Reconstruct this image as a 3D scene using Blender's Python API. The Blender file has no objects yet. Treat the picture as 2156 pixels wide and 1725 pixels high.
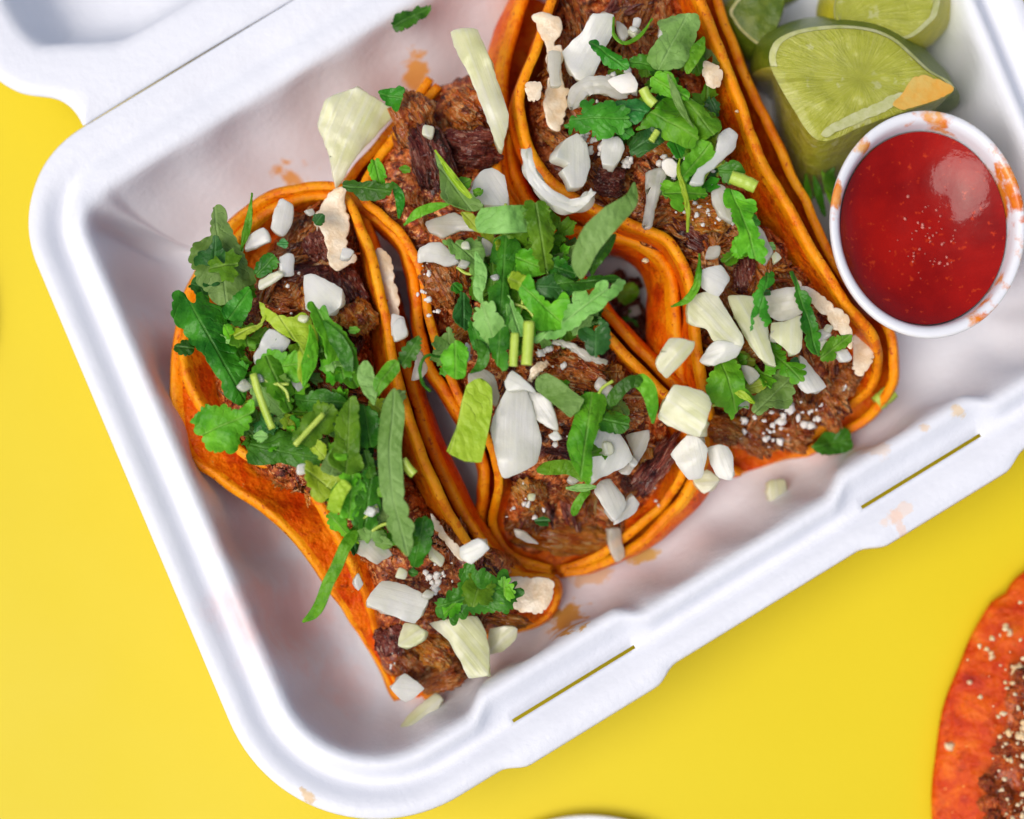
import bpy, bmesh, math, random
from mathutils import Vector, Matrix, noise, geometry
R = math.radians
random.seed(7)
S = 0.115            # metres per working unit (one unit = 1000 layout units of the photograph)
ZR = 0.33            # height of the box rim
scene = bpy.context.scene
COL = scene.collection

# ---------------------------------------------------------------- camera
TILT, DIST = R(6.0), 4.0
cam_d = bpy.data.cameras.new('camera'); cam = bpy.data.objects.new('camera', cam_d); COL.objects.link(cam)
CP = Vector((0, -math.sin(TILT)*DIST, ZR + math.cos(TILT)*DIST))
cam.location = CP*S; cam.rotation_euler = (TILT, 0, 0)
cam_d.sensor_width = 36; cam_d.lens = 36*DIST/2.156
cam_d.clip_start = 0.01; cam_d.clip_end = 20
cam_d.dof.use_dof = True; cam_d.dof.focus_distance = (DIST-0.08)*S; cam_d.dof.aperture_fstop = 5.0
scene.camera = cam
# ---------------------------------------------------------------- sky, sun, exposure
SUN_EL, SUN_AZ = R(62), Vector((-0.86, -0.5)).normalized()
sd = Vector((SUN_AZ.x*math.cos(SUN_EL), SUN_AZ.y*math.cos(SUN_EL), math.sin(SUN_EL)))
w = bpy.data.worlds.new("World"); scene.world = w; w.use_nodes = True
nt = w.node_tree; nt.nodes.clear()
sky = nt.nodes.new('ShaderNodeTexSky'); sky.sky_type = 'NISHITA'; sky.sun_disc = False
sky.sun_elevation = SUN_EL; sky.sun_rotation = math.atan2(sd.x, sd.y); sky.air_density = 0.9; sky.dust_density = 4.0; sky.ozone_density = 0.6
bg = nt.nodes.new('ShaderNodeBackground'); bg.inputs['Strength'].default_value = 0.112
wo = nt.nodes.new('ShaderNodeOutputWorld')
nt.links.new(sky.outputs[0], bg.inputs[0]); nt.links.new(bg.outputs[0], wo.inputs[0])
sun_d = bpy.data.lights.new('sun', 'SUN'); sun_d.energy = 1.8; sun_d.angle = R(42); sun_d.color = (1, 0.965, 0.92)
sun = bpy.data.objects.new('sun', sun_d); COL.objects.link(sun)
sun.rotation_euler = sd.to_track_quat('Z', 'Y').to_euler(); sun.location = sd*2
scene.view_settings.view_transform = 'Standard'; scene.view_settings.look = 'None'
scene.view_settings.exposure = 0.10; scene.view_settings.gamma = 1
try:
    scene.cycles.use_denoising = True
    scene.cycles.max_bounces = 8
    scene.cycles.sample_clamp_indirect = 4
except Exception: pass

# ---------------------------------------------------------------- layout helpers
FW = Vector((0, math.sin(TILT), -math.cos(TILT))); UP = Vector((0, math.cos(TILT), math.sin(TILT)))
def at(X, Y, z):
    d = FW*DIST + Vector((1, 0, 0))*((X-1078)/1000) + UP*((862.5-Y)/1000)
    t = (z-CP.z)/d.z
    return CP + d*t
CROPS = {'D': (0, 0, 1), '1': (0, 0, 1/3), '2': (718.7, 0, 1/3), '3': (1437, 0, 1/3), '4': (299.5, 336.9, .2778), '5': (823.5, 374.3, .2778),
         '6': (1347.5, 524, .2778), '7': (336.9, 748.6, .2778), '8': (673.7, 1010.6, .2778), '9': (935.8, 711.2, .2778),
         'A': (1048.1, 22.5, .2778), 'B': (673.7, 1197.8, .3472)}
def cp(c, pts):
    ox, oy, k = CROPS[c]
    return [(ox+k*p[0], oy+k*p[1]) for p in pts]

def crom(pts, n, closed=False):
    """Catmull-Rom through pts, n samples evenly along its length"""
    P = [Vector(p) for p in pts]; m = len(P)
    def g(i): return P[i % m] if closed else P[max(0, min(m-1, i))]
    dense = []
    segs = m if closed else m-1
    for i in range(segs):
        a, b, c, d = g(i-1), g(i), g(i+1), g(i+2)
        for k in range(12):
            t = k/12
            dense.append(0.5*((2*b)+(c-a)*t+(2*a-5*b+4*c-d)*t*t+(3*b-a-3*c+d)*t**3))
    dense.append(g(0).copy() if closed else P[-1].copy())
    L = [0]
    for i in range(1, len(dense)): L.append(L[-1]+(dense[i]-dense[i-1]).length)
    out = []; j = 0
    tot = L[-1]
    cnt = n if closed else n-1
    for i in range(n):
        s = tot*i/cnt
        while j < len(L)-2 and L[j+1] < s: j += 1
        f = (s-L[j])/max(1e-9, L[j+1]-L[j])
        out.append(dense[j].lerp(dense[j+1], min(1, max(0, f))))
    return out
def fb(p, s=1.0, o=3): return noise.fractal(Vector(p)*s, 1.0, 2.0, o)
def sm(a, b, x):
    t = max(0, min(1, (x-a)/(b-a))); return t*t*(3-2*t)

# ---------------------------------------------------------------- object helpers
def root(name, p, label, cat, group=None, kind=None):
    o = bpy.data.objects.new(name, None); COL.objects.link(o); o.location = Vector(p)*S
    o.empty_display_size = 0.01
    o['label'] = label; o['category'] = cat
    if group: o['group'] = group
    if kind: o['kind'] = kind
    return o
def tag(o, label, cat, group=None):
    o['label'] = label; o['category'] = cat
    if group: o['group'] = group
    return o
def mk(name, V, F, mats, parent=None, uv=None, fm=None, smooth=True, kind=None, label=None):
    V = [Vector(v) for v in V]
    c = sum(V, Vector())/len(V)
    me = bpy.data.meshes.new(name); me.from_pydata([(v-c)*S for v in V], [], F)
    for m in (mats if isinstance(mats, (list, tuple)) else [mats]): me.materials.append(m)
    if smooth: me.polygons.foreach_set('use_smooth', [True]*len(me.polygons))
    if fm: me.polygons.foreach_set('material_index', fm)
    if uv:
        ul = me.uv_layers.new(name='leaf')
        for lp in me.loops: ul.data[lp.index].uv = uv[lp.vertex_index]
    me.update()
    o = bpy.data.objects.new(name, me); COL.objects.link(o)
    base = Vector()
    if parent: o.parent = parent; base = wloc(parent)
    o.location = c*S - base
    if kind: o['kind'] = kind
    if label: o['label'] = label
    return o
def wloc(o):
    v = o.location.copy()
    while o.parent: o = o.parent; v += o.location
    return v
def inst(name, me, p, rot, sc, parent):
    o = bpy.data.objects.new(name, me); COL.objects.link(o)
    o.parent = parent; o.location = Vector(p)*S - wloc(parent)
    o.rotation_euler = rot; o.scale = sc
    return o
def crisp(o):
    e = o.modifiers.new('crisp_rim', 'EDGE_SPLIT'); e.split_angle = R(55)
def solid(o, t, off=-1, rim=0, sub=0, bevel=0):
    m = o.modifiers.new('thickness', 'SOLIDIFY'); m.thickness = t*S; m.offset = off
    if rim: m.material_offset_rim = rim
    if bevel:
        b = o.modifiers.new('bevel', 'BEVEL'); b.width = bevel*S; b.segments = 2; b.limit_method = 'ANGLE'; b.angle_limit = R(50)
    if sub:
        s = o.modifiers.new('round', 'SUBSURF'); s.levels = sub; s.render_levels = sub

# ---------------------------------------------------------------- materials
class NB:
    def __init__(s, name):
        s.m = bpy.data.materials.new(name); s.m.use_nodes = True; s.t = s.m.node_tree
        s.b = s.t.nodes['Principled BSDF']; s.out = s.t.nodes['Material Output']; s._tc = None
    def n(s, typ, **kw):
        nd = s.t.nodes.new(typ)
        for k, v in kw.items():
            if hasattr(nd, k): setattr(nd, k, v)
        return nd
    def l(s, a, b): s.t.links.new(a, b)
    def put(s, sock, v):
        if hasattr(v, 'is_output'): s.l(v, sock)
        else: sock.default_value = v
    def pos(s, world=False, stretch=(1, 1, 1)):
        key = (world, stretch)
        tc = s.n('ShaderNodeNewGeometry').outputs['Position'] if world else s.n('ShaderNodeTexCoord').outputs['Object']
        mp = s.n('ShaderNodeMapping'); s.l(tc, mp.inputs['Vector']); mp.inputs['Scale'].default_value = [k/S for k in stretch]
        if not world:
            oi = s.n('ShaderNodeObjectInfo'); vm = s.n('ShaderNodeVectorMath', operation='SCALE')
            cx = s.n('ShaderNodeCombineXYZ'); 
            for q in cx.inputs: s.l(oi.outputs['Random'], q)
            s.l(cx.outputs[0], vm.inputs[0]); vm.inputs['Scale'].default_value = 40
            s.l(vm.outputs[0], mp.inputs['Location'])
        return mp.outputs[0]
    def noise(s, vec, scale, detail=4, rough=.55, dist=0):
        n = s.n('ShaderNodeTexNoise'); s.l(vec, n.inputs['Vector']); n.inputs['Scale'].default_value = scale
        n.inputs['Detail'].default_value = detail; n.inputs['Roughness'].default_value = rough; n.inputs['Distortion'].default_value = dist
        return n.outputs['Fac']
    def ramp(s, fac, stops, interp='LINEAR'):
        r = s.n('ShaderNodeValToRGB'); s.l(fac, r.inputs[0]); e = r.color_ramp.elements; r.color_ramp.interpolation = interp
        while len(e) < len(stops): e.new(0.5)
        for q, (p, c) in zip(e, stops): q.position = p; q.color = (*c, 1) if len(c) == 3 else c
        return r.outputs[0]
    def mix(s, f, a, b, mode='MIX'):
        m = s.n('ShaderNodeMix', data_type='RGBA', blend_type=mode)
        s.put(m.inputs[0], f); s.put(m.inputs[6], a if not isinstance(a, tuple) else (*a, 1)); s.put(m.inputs[7], b if not isinstance(b, tuple) else (*b, 1))
        return m.outputs[2]
    def math(s, op, a, b=0.0, c=None):
        m = s.n('ShaderNodeMath', operation=op); s.put(m.inputs[0], a); s.put(m.inputs[1], b)
        if c is not None: s.put(m.inputs[2], c)
        return m.outputs[0]
    def step(s, v, a, b):
        m = s.n('ShaderNodeMapRange', interpolation_type='SMOOTHSTEP'); s.put(m.inputs[0], v); m.inputs[1].default_value = a; m.inputs[2].default_value = b
        return m.outputs[0]
    def bump(s, h, strength, dist):
        b = s.n('ShaderNodeBump'); s.l(h, b.inputs['Height']); b.inputs['Strength'].default_value = strength; b.inputs['Distance'].default_value = dist*S
        s.l(b.outputs[0], s.b.inputs['Normal']); return b
    def set(s, **kw):
        names = {'col': 'Base Color', 'rough': 'Roughness', 'spec': 'Specular IOR Level', 'sss': 'Subsurface Weight', 'sssr': 'Subsurface Radius', 'ssss': 'Subsurface Scale',
                 'coat': 'Coat Weight', 'coatr': 'Coat Roughness', 'trans': 'Transmission Weight', 'ior': 'IOR'}
        for k, v in kw.items():
            if isinstance(v, tuple) and k == 'col': v = (*v, 1)
            s.put(s.b.inputs[names[k]], v)
        return s
    def translucent(s, col, f):
        t = s.n('ShaderNodeBsdfTranslucent'); s.put(t.inputs[0], (*col, 1) if isinstance(col, tuple) else col)
        mx = s.n('ShaderNodeMixShader'); s.put(mx.inputs[0], f)
        s.l(s.b.outputs[0], mx.inputs[1]); s.l(t.outputs[0], mx.inputs[2]); s.l(mx.outputs[0], s.out.inputs[0])

def m_table():
    b = NB('yellow_table_paint'); p = b.pos(True)
    c = b.ramp(b.noise(p, .8, 3), [(.3, (.735, .57, .004)), (.7, (.78, .62, .010))])
    b.set(col=c, rough=b.ramp(b.noise(p, 3, 4), [(.3, (.40,)*3), (.7, (.47,)*3)]), spec=.3)
    b.bump(b.noise(p, 90, 3), .05, .004); return b.m
def m_pulp():
    b = NB('white_moulded_pulp'); p = b.pos(True)
    col = b.ramp(b.noise(p, 7, 5), [(.3, (.765, .78, .825)), (.7, (.805, .82, .86))])
    # oil stains, splashes and pink bounce light painted into the colour: (x, y, height, radius x, radius y, turn, colour, strength, softness)
    wob = b.noise(p, 9, 4, .6); wob2 = b.noise(p, 24, 5, .65)
    for (X, Y, z, rx, ry, ang, c, k, soft) in STAINS_BOUNCE:
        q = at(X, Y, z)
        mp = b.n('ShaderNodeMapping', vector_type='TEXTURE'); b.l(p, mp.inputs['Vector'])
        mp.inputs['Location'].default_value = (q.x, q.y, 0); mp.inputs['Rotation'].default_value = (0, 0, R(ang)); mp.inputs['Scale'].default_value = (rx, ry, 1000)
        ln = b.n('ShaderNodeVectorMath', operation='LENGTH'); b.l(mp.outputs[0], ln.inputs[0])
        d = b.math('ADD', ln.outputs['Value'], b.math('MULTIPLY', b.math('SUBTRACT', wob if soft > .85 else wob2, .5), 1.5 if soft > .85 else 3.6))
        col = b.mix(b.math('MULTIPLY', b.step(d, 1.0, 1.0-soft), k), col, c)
    b.set(col=col, rough=.42, spec=.4)
    h = b.math('ADD', b.noise(p, 60, 4), b.math('MULTIPLY', b.noise(p, 9, 2), 1.5))
    b.bump(h, .24, .006); return b.m
STAINS_BOUNCE = [(630, 1300, .09, .17, .15, 0, (.84, .54, .50), .75, .9), (540, 1120, .2, .07, .12, -60, (.84, .58, .52), .5, .9), (730, 1430, .05, .10, .07, -40, (.84, .56, .52), .6, .9),  # lower-left pink: part oil stain, part bounce light from the tacos painted in
          (372, 760, .1, .05, .16, 10, (.84, .54, .48), .55, .9),  # left wall: reflected taco colour painted on as a pink tint
          (612, 372, .12, .045, .03, 20, (.80, .36, .06), .9, .5), (878, 168, .12, .03, .04, -30, (.85, .40, .04), .9, .5), (1085, 105, .15, .07, .03, 20, (.82, .40, .08), .9, .6),
          (1190, 1300, .06, .055, .03, 35, (.72, .36, .04), .95, .4), (1345, 1170, .07, .05, .016, 15, (.80, .52, .10), .9, .5), (1250, 1215, .05, .06, .02, 15, (.8, .45, .1), .6, .6),
          (1895, 1080, ZR, .05, .016, 30, (.86, .66, .52), .6, .5), (1890, 1100, ZR, .014, .035, 20, (.86, .60, .45), .6, .5), (2015, 868, ZR, .02, .016, 0, (.80, .58, .30), .7, .6),
          (1920, 915, .2, .016, .012, 0, (.80, .55, .30), .6, .6), (650, 1676, ZR, .03, .012, -40, (.72, .48, .20), .8, .6), (1800, 960, .1, .04, .03, 0, (.80, .62, .48), .6, .7),
          (1980, 90, .2, .06, .09, -20, (.66, .72, .62), .5, .9)]  # soft grey-green tint on the right inner wall
def m_tortilla(name='red_oiled_tortilla', stops=((.30, (.56, .030, .001)), (.43, (.76, .095, .001)), (.57, (.86, .19, .002)), (.72, (.92, .31, .008)))):
    b = NB(name); p = b.pos(True)
    n = b.noise(p, 16, 6, .66, .4)
    c = b.ramp(n, list(stops))
    c = b.mix(b.math('MULTIPLY', b.step(b.noise(p, 17, 5, .7), .54, .64), .7), c, (.46, .035, .002))
    c = b.mix(b.step(b.noise(p, 45, 4, .7), .60, .72), c, (.34, .045, .003))
    c = b.mix(b.step(b.noise(p, 120, 2, .5), .70, .78), c, (.90, .45, .10))
    b.set(col=c, rough=.42, spec=.22, sss=.12, sssr=(.02*S, .008*S, .003*S), ssss=1)
    b.bump(b.math('ADD', b.noise(p, 80, 4), b.math('MULTIPLY', b.noise(p, 22, 3), 2)), .7, .009); return b.m
def m_tort_edge():
    b = NB('tortilla_cut_edge'); p = b.pos(True)
    c = b.ramp(b.noise(p, 14, 5, .65), [(.3, (.82, .19, .001)), (.5, (.93, .31, .002)), (.72, (.95, .42, .012))])
    c = b.mix(b.math('MULTIPLY', b.step(b.noise(p, 22, 5, .7), .52, .62), .75), c, (.74, .13, .002))
    c = b.mix(b.step(b.noise(p, 60, 4, .7), .58, .68), c, (.50, .07, .004))
    b.set(col=c, rough=.45, spec=.22, sss=.12, sssr=(.02*S, .008*S, .003*S), ssss=1)
    b.bump(b.noise(p, 90, 4), .6, .006); return b.m
def m_meat(name, stops, world=False, rough=(.10, .34), fib=True):
    """fibrous braised beef: colour and relief streaked along the piece's own length"""
    b = NB(name); p = b.pos(world)
    pf = b.pos(world, (1.0, 3.6, 3.6)) if fib else p
    # feature sizes: a few millimetres on the bed, the same on the unit-sized pieces
    A, B, SP, CR, BU = (48, 30, 100, 50, 70) if world else (.95, .9, 1.7, 1.0, 1.25)
    n = b.math('ADD', b.math('MULTIPLY', b.noise(pf, A, 6, .66, .6), .6), b.math('MULTIPLY', b.noise(p, B, 5, .62, .6), .4))
    c = b.ramp(n, stops)
    c = b.mix(b.math('MULTIPLY', b.step(b.noise(pf, SP, 3, .6, .4), .56, .66), .85), c, stops[-1][1])  # tan specks paint wet highlights into the colour
    c = b.mix(b.math('MULTIPLY', b.step(b.noise(p, CR, 5, .7), .47, .36), .9), c, stops[0][1])  # crevice shade put into the colour as dark patches
    oi = b.n('ShaderNodeObjectInfo'); hs = b.n('ShaderNodeHueSaturation'); b.l(c, hs.inputs['Color']); b.l(b.math('MULTIPLY_ADD', oi.outputs['Random'], .7, .72), hs.inputs['Value']); c = hs.outputs[0]
    b.set(col=c, rough=b.ramp(b.noise(p, B*2, 4), [(.35, (rough[0],)*3), (.65, (rough[1],)*3)]), spec=.42, sss=.08, sssr=(.03*S, .008*S, .003*S), ssss=1, coat=.32, coatr=.07)
    h = b.math('ADD', b.noise(pf, BU, 5, .66, .5), b.math('MULTIPLY', b.noise(p, BU*1.3, 4, .6), .5))
    b.bump(h, .8, .012 if world else .2); return b.m
def m_onion(name, c1, c2, sss=.5, clear=.1):
    b = NB(name); uv = b.n('ShaderNodeUVMap', uv_map='leaf'); mp = b.n('ShaderNodeMapping'); b.l(uv.outputs[0], mp.inputs[0]); mp.inputs['Scale'].default_value = (3, 60, 1)
    p = b.pos()
    st = b.noise(mp.outputs[0], 1.6, 3, .5)
    c = b.mix(b.ramp(b.noise(p, 9, 4), [(.35, (0, 0, 0)), (.65, (1, 1, 1))]), c1, c2)
    c = b.mix(b.math('MULTIPLY', b.step(st, .45, .65), .35), c, (.86, .86, .80))
    b.set(col=c, rough=.24, spec=.5, sss=sss, sssr=(.05*S, .05*S, .035*S), ssss=1, coat=.2, coatr=.15)
    b.bump(b.math('ADD', st, b.noise(p, 30, 3)), .35, .006)
    b.translucent((.80, .82, .60), .26)
    tr = b.n('ShaderNodeBsdfTransparent'); tr.inputs[0].default_value = (.96, .97, .88, 1); mx = b.n('ShaderNodeMixShader'); prev = b.out.inputs[0].links[0].from_socket
    b.l(b.math('MULTIPLY', b.ramp(b.noise(p, 12, 3), [(.35, (.2,)*3), (.65, (1,)*3)]), clear), mx.inputs[0])
    b.l(prev, mx.inputs[1]); b.l(tr.outputs[0], mx.inputs[2]); b.l(mx.outputs[0], b.out.inputs[0]); return b.m
def m_leaf(name, base, light, vein, tr, rough=.42, spec=.4):
    b = NB(name); uv = b.n('ShaderNodeUVMap', uv_map='leaf'); sx = b.n('ShaderNodeSeparateXYZ'); b.l(uv.outputs[0], sx.inputs[0])
    p = b.pos()
    u, v = sx.outputs[0], b.math('ABSOLUTE', sx.outputs[1])
    ph = b.math('DIVIDE', b.math('SUBTRACT', u, b.math('MULTIPLY', v, 1.1)), .03)
    ph = b.math('ADD', ph, b.math('MULTIPLY', b.noise(p, 18, 3), 2.6))
    fr = b.math('PINGPONG', ph, .5)                       # 0..0.5
    side = b.step(fr, .07, .0)
    mid = b.math('MULTIPLY', b.step(v, .0034, .0006), .8)
    vn = b.math('MAXIMUM', b.math('MULTIPLY', b.math('MULTIPLY', side, .5), b.step(b.noise(p, 9, 2), .42, .62)), mid)
    oi = b.n('ShaderNodeObjectInfo')
    c = b.ramp(b.noise(p, 13, 5, .62), [(.36, base), (.64, light)])
    hs = b.n('ShaderNodeHueSaturation'); b.l(c, hs.inputs['Color'])
    b.l(b.math('MULTIPLY_ADD', oi.outputs['Random'], .035, .4825), hs.inputs['Hue'])
    b.l(b.math('MULTIPLY_ADD', oi.outputs['Random'], .75, .60), hs.inputs['Value'])
    c = b.mix(b.math('MULTIPLY', vn, .36), hs.outputs[0], vein)
    c = b.mix(b.math('MULTIPLY', b.step(b.noise(p, 60, 3), .66, .75), .4), c, base)
    b.set(col=c, rough=rough, spec=spec)
    h = b.math('ADD', b.math('MULTIPLY', b.math('SUBTRACT', fr, vn), .5), b.math('MULTIPLY', b.noise(p, 24, 4), 1.7))
    b.bump(h, .6, .009)
    b.translucent(b.mix(.5, c, (light[0]*1.6, light[1]*1.5, light[2])), tr); return b.m
def m_simple(name, c1, c2, scale, rough=.4, spec=.5, bs=.3, bd=.006, sss=0, world=False, st=(1, 1, 1)):
    b = NB(name); p = b.pos(world, st)
    b.set(col=b.ramp(b.noise(p, scale, 5, .6), [(.3, c1), (.7, c2)]), rough=rough, spec=spec, sss=sss, sssr=(.03*S, .03*S, .02*S), ssss=1)
    b.bump(b.noise(p, scale*4, 4), bs, bd); return b.m

M = {}
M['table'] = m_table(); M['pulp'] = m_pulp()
M['tort'] = m_tortilla(); M['edge'] = m_tort_edge()
M['fried'] = m_tortilla('crisp_red_tortilla', ((.30, (.36, .012, .001)), (.43, (.60, .045, .001)), (.57, (.74, .105, .002)), (.72, (.84, .22, .012))))
M['meat'] = m_meat('braised_beef', [(.34, (.08, .007, .001)), (.44, (.46, .068, .006)), (.54, (.78, .23, .034)), (.66, (.95, .58, .27))])
M['meat_dark'] = m_meat('dark_braised_beef', [(.34, (.03, .003, .003)), (.46, (.16, .020, .013)), (.56, (.38, .090, .052)), (.69, (.72, .40, .28))])
M['meat_fat'] = m_meat('orange_braised_beef', [(.33, (.26, .024, .002)), (.45, (.62, .13, .007)), (.56, (.80, .30, .032)), (.69, (.92, .62, .25))])
M['meat_bed'] = m_meat('shredded_beef_bed', [(.35, (.014, .002, .001)), (.46, (.22, .026, .003)), (.56, (.58, .135, .018)), (.68, (.88, .42, .14))], True, fib=False)  # bed coloured darker to stand in for shade between the pieces
M['o_w'] = m_onion('white_onion', (.88, .885, .74), (.96, .96, .87), .5, .08)
M['o_y'] = m_onion('pale_green_onion', (.74, .77, .38), (.91, .91, .63), .5, .1)
M['o_g'] = m_onion('glassy_grey_onion', (.66, .64, .50), (.85, .83, .70), .65, .38)
M['cheese'] = m_simple('melted_cheese', (.76, .50, .26), (.92, .80, .60), 22, .22, .5, .35, .008, .35)
M['crumb'] = m_simple('crumbled_cheese', (.84, .78, .66), (.88, .85, .78), 30, .6, .3, .3, .004, .3)
M['crumb_o'] = m_simple('oily_cheese_crumb', (.80, .50, .22), (.88, .72, .46), 20, .45, .4, .3, .004, .3)
V1 = (.34, .52, .12)
M['d'] = m_leaf('dark_cilantro_leaf', (.022, .14, .006), (.085, .33, .018), (.18, .42, .07), .26, .36, .3)
M['b'] = m_leaf('blue_green_cilantro_leaf', (.016, .115, .016), (.052, .24, .036), (.14, .34, .10), .2, .36, .35)
M['m'] = m_leaf('green_cilantro_leaf', (.075, .29, .008), (.22, .53, .025), V1, .32, .4, .28)
M['p'] = m_leaf('pale_cilantro_underside', (.18, .38, .06), (.30, .53, .14), (.40, .60, .22), .25, .5, .28)
M['y'] = m_leaf('lime_green_cilantro', (.32, .50, .012), (.52, .68, .06), (.65, .76, .2), .3, .42, .3)
M['stem'] = m_simple('cilantro_stem_green', (.34, .50, .04), (.52, .64, .10), 12, .35, .5, .3, .004, .2, False, (1, 1, 1))

# ---------------------------------------------------------------- table
sz = 9
o = mk('table_top', [(-sz, -sz, 0), (sz, -sz, 0), (sz, sz, 0), (-sz, sz, 0), (-sz, -sz, -.15), (sz, -sz, -.15), (sz, sz, -.15), (-sz, sz, -.15)],
       [(0, 1, 2, 3), (4, 7, 6, 5), (0, 4, 5, 1), (1, 5, 6, 2), (2, 6, 7, 3), (3, 7, 4, 0)], M['table'], smooth=False)
o['kind'] = 'structure'; o['label'] = 'smooth bright yellow table top under the box'

# ---------------------------------------------------------------- takeout box
LT, LB, RB, RT = [at(x, y, ZR) for x, y in ((-2, 374), (633, 1883), (2476, 752), (1845, -744))]
QUAD = [Vector((p.x, p.y)) for p in (LT, LB, RB, RT)]; RC = [.235, .335, .33, .235]
NS, NA = 130, 26
def ring(d):
    """rounded quad moved inwards by d: list of (x, y, side) going LT -> LB -> RB -> RT (counter-clockwise)"""
    n = 4; lines = []
    for i in range(n):
        a, b = QUAD[i], QUAD[(i+1) % n]; t = (b-a).normalized(); nn = Vector((-t.y, t.x))
        lines.append((a+nn*d, t, nn))
    cor = []
    for i in range(n):
        (p, t, _), (q, u, _) = lines[i-1], lines[i]
        den = t.x*u.y-t.y*u.x; k = ((q.x-p.x)*u.y-(q.y-p.y)*u.x)/den
        cor.append(p+t*k)
    out = []
    arcs = []
    for i in range(n):
        t, u = lines[i-1][1], lines[i][1]
        turn = math.acos(max(-1, min(1, t.dot(u)))); r = max(RC[i]-d, .075); tl = r*math.tan(turn/2)
        c = cor[i]-t*tl+lines[i-1][2]*r
        a0 = math.atan2(-lines[i-1][2].y, -lines[i-1][2].x)
        arcs.append([c+Vector((math.cos(a0+turn*k/NA), math.sin(a0+turn*k/NA)))*r for k in range(NA+1)])
    for i in range(n):
        for k in range(NA+1): out.append((arcs[i][k], i-.5 if k < NA/2 else i))
        a, b = arcs[i][-1], arcs[(i+1) % n][0]
        for k in range(1, NS): out.append((a.lerp(b, k/NS), i))
    return out
def unD(p, z=ZR):
    v = Vector((p.x, p.y, z))-CP; k = DIST/v.dot(FW); return 1078+v.x*k*1000, 862.5-v.dot(UP)*k*1000
base = ring(0); N = len(base)
nrm = []
for i in range(N):
    a, b = base[i-1][0], base[(i+1) % N][0]; t = (b-a); t = t.normalized() if t.length > 1e-6 else Vector((1, 0)); nrm.append(Vector((-t.y, t.x)))
def tab(X): return max(sm(1052, 1106, X)*(1-sm(1372, 1425, X)), sm(1806, 1862, X)*(1-sm(2108, 2160, X)))
tabs, hinge, ribs, slotm = [], [], [], []
for i in range(N):
    X, Y = unD(base[i][0]); side = base[i][1]
    tabs.append(tab(X) if side == 1 else 0)
    # the weight of the flat hinge side (side 3 runs RT -> LT), eased over the two corners
    e = X+Y*.0
    hw = 0
    if side == 3 or (side == -.5): hw = 1
    hinge.append(hw)
    s = (X-Y*.6)/1000 if side in (1, 3) else (Y+X*.4)/1000
    ribs.append(.5+.5*math.tanh(math.sin(2*math.pi*(s/.21)+(.9 if side == 3 else 2.2))*2.5))
    slotm.append(side == 1 and (1073 < X-39 < 1331 or 1815 < X-39 < 2069))
for _ in range(14):
    hinge = [(hinge[i-1]+hinge[i]*2+hinge[(i+1) % N])/4 for i in range(N)]
    ribs = [(ribs[i-1]+ribs[i]*2+ribs[(i+1) % N])/4 for i in range(N)]
# rows: inward distance, height from the rim, tab shift, height on the hinge side
ROWS = [(0, -.016, -.022, -.003), (.003, -.002, -.022, -.001), (.008, .002, -.022, .001), (.028, .003, -.012, .002), (.044, -.003, -.004, .001), (.055, -.014, 0, -.001), (.064, -.021, 0, -.003),
        (.070, -.023, 0, -.004), (.0775, -.023, 0, -.004), (.084, -.019, .016, -.003), (.093, -.004, .026, 0), (.103, .010, .030, .003), (.113, .015, .030, .004), (.124, .012, .03, .003), (.134, .000, .03, 0),
        (.141, -.020, .028, -.012), (.147, -.045, .024, -.034), (.155, -.085, .016, -.075), (.167, -.130, .008, -.12), (.184, -.175, 0, -.17), (.206, -.212, 0, -.21), (.232, -.236, 0, -.235), (.26, -.244, 0, -.244), (.31, -.245, 0, -.245)]
V, F = [], []
rings = {}
for r, (d, z, ts, hz) in enumerate(ROWS):
    rg = ring(d)
    wall = sm(.135, .155, d)*(1-sm(.20, .29, d))
    for i in range(N):
        p = rg[i][0].copy()
        sh = ts*tabs[i] + wall*.022*(ribs[i]-.5)
        if hinge[i] > 0: sh += hinge[i]*(.010*sm(.1, .15, d)+.05*sm(.142, .20, d))
        p = p+nrm[i]*sh
        zz = z*(1-hinge[i])+hz*hinge[i]
        zz += .0025*fb((p.x, p.y, 0), 4)*sm(.0, .05, d)
        V.append((p.x, p.y, ZR+zz))
for r in range(len(ROWS)-1):
    for i in range(N):
        if r == 7 and slotm[i]: continue
        j = (i+1) % N
        F.append((r*N+i, r*N+j, (r+1)*N+j, (r+1)*N+i))
cen = sum((Vector(v) for v in V[-N:]), Vector())/N
prev = len(V)-N
for f in (.86, .68, .46, .24):
    st = len(V)
    for i in range(N):
        q = cen.lerp(Vector(V[prev+i]) if f == .86 else Vector(V[FL+i]), f); q.z = ZR-.245+.003*fb((q.x, q.y, 1), 3); V.append(tuple(q))
    if f == .86: FL = prev
    a = prev if f == .86 else st-N
    for i in range(N):
        j = (i+1) % N; F.append((a+i, a+j, st+j, st+i))
V.append(tuple(cen)); c_i = len(V)-1
for i in range(N): F.append((c_i-N+i, c_i-N+(i+1) % N, c_i))
box = root('takeout_box', at(1078, 900, 0), 'open white moulded pulp clamshell box holding three tacos on the yellow table', 'takeout box')
tray = mk('tray', V, F, M['pulp'], box); solid(tray, .012)
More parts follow.
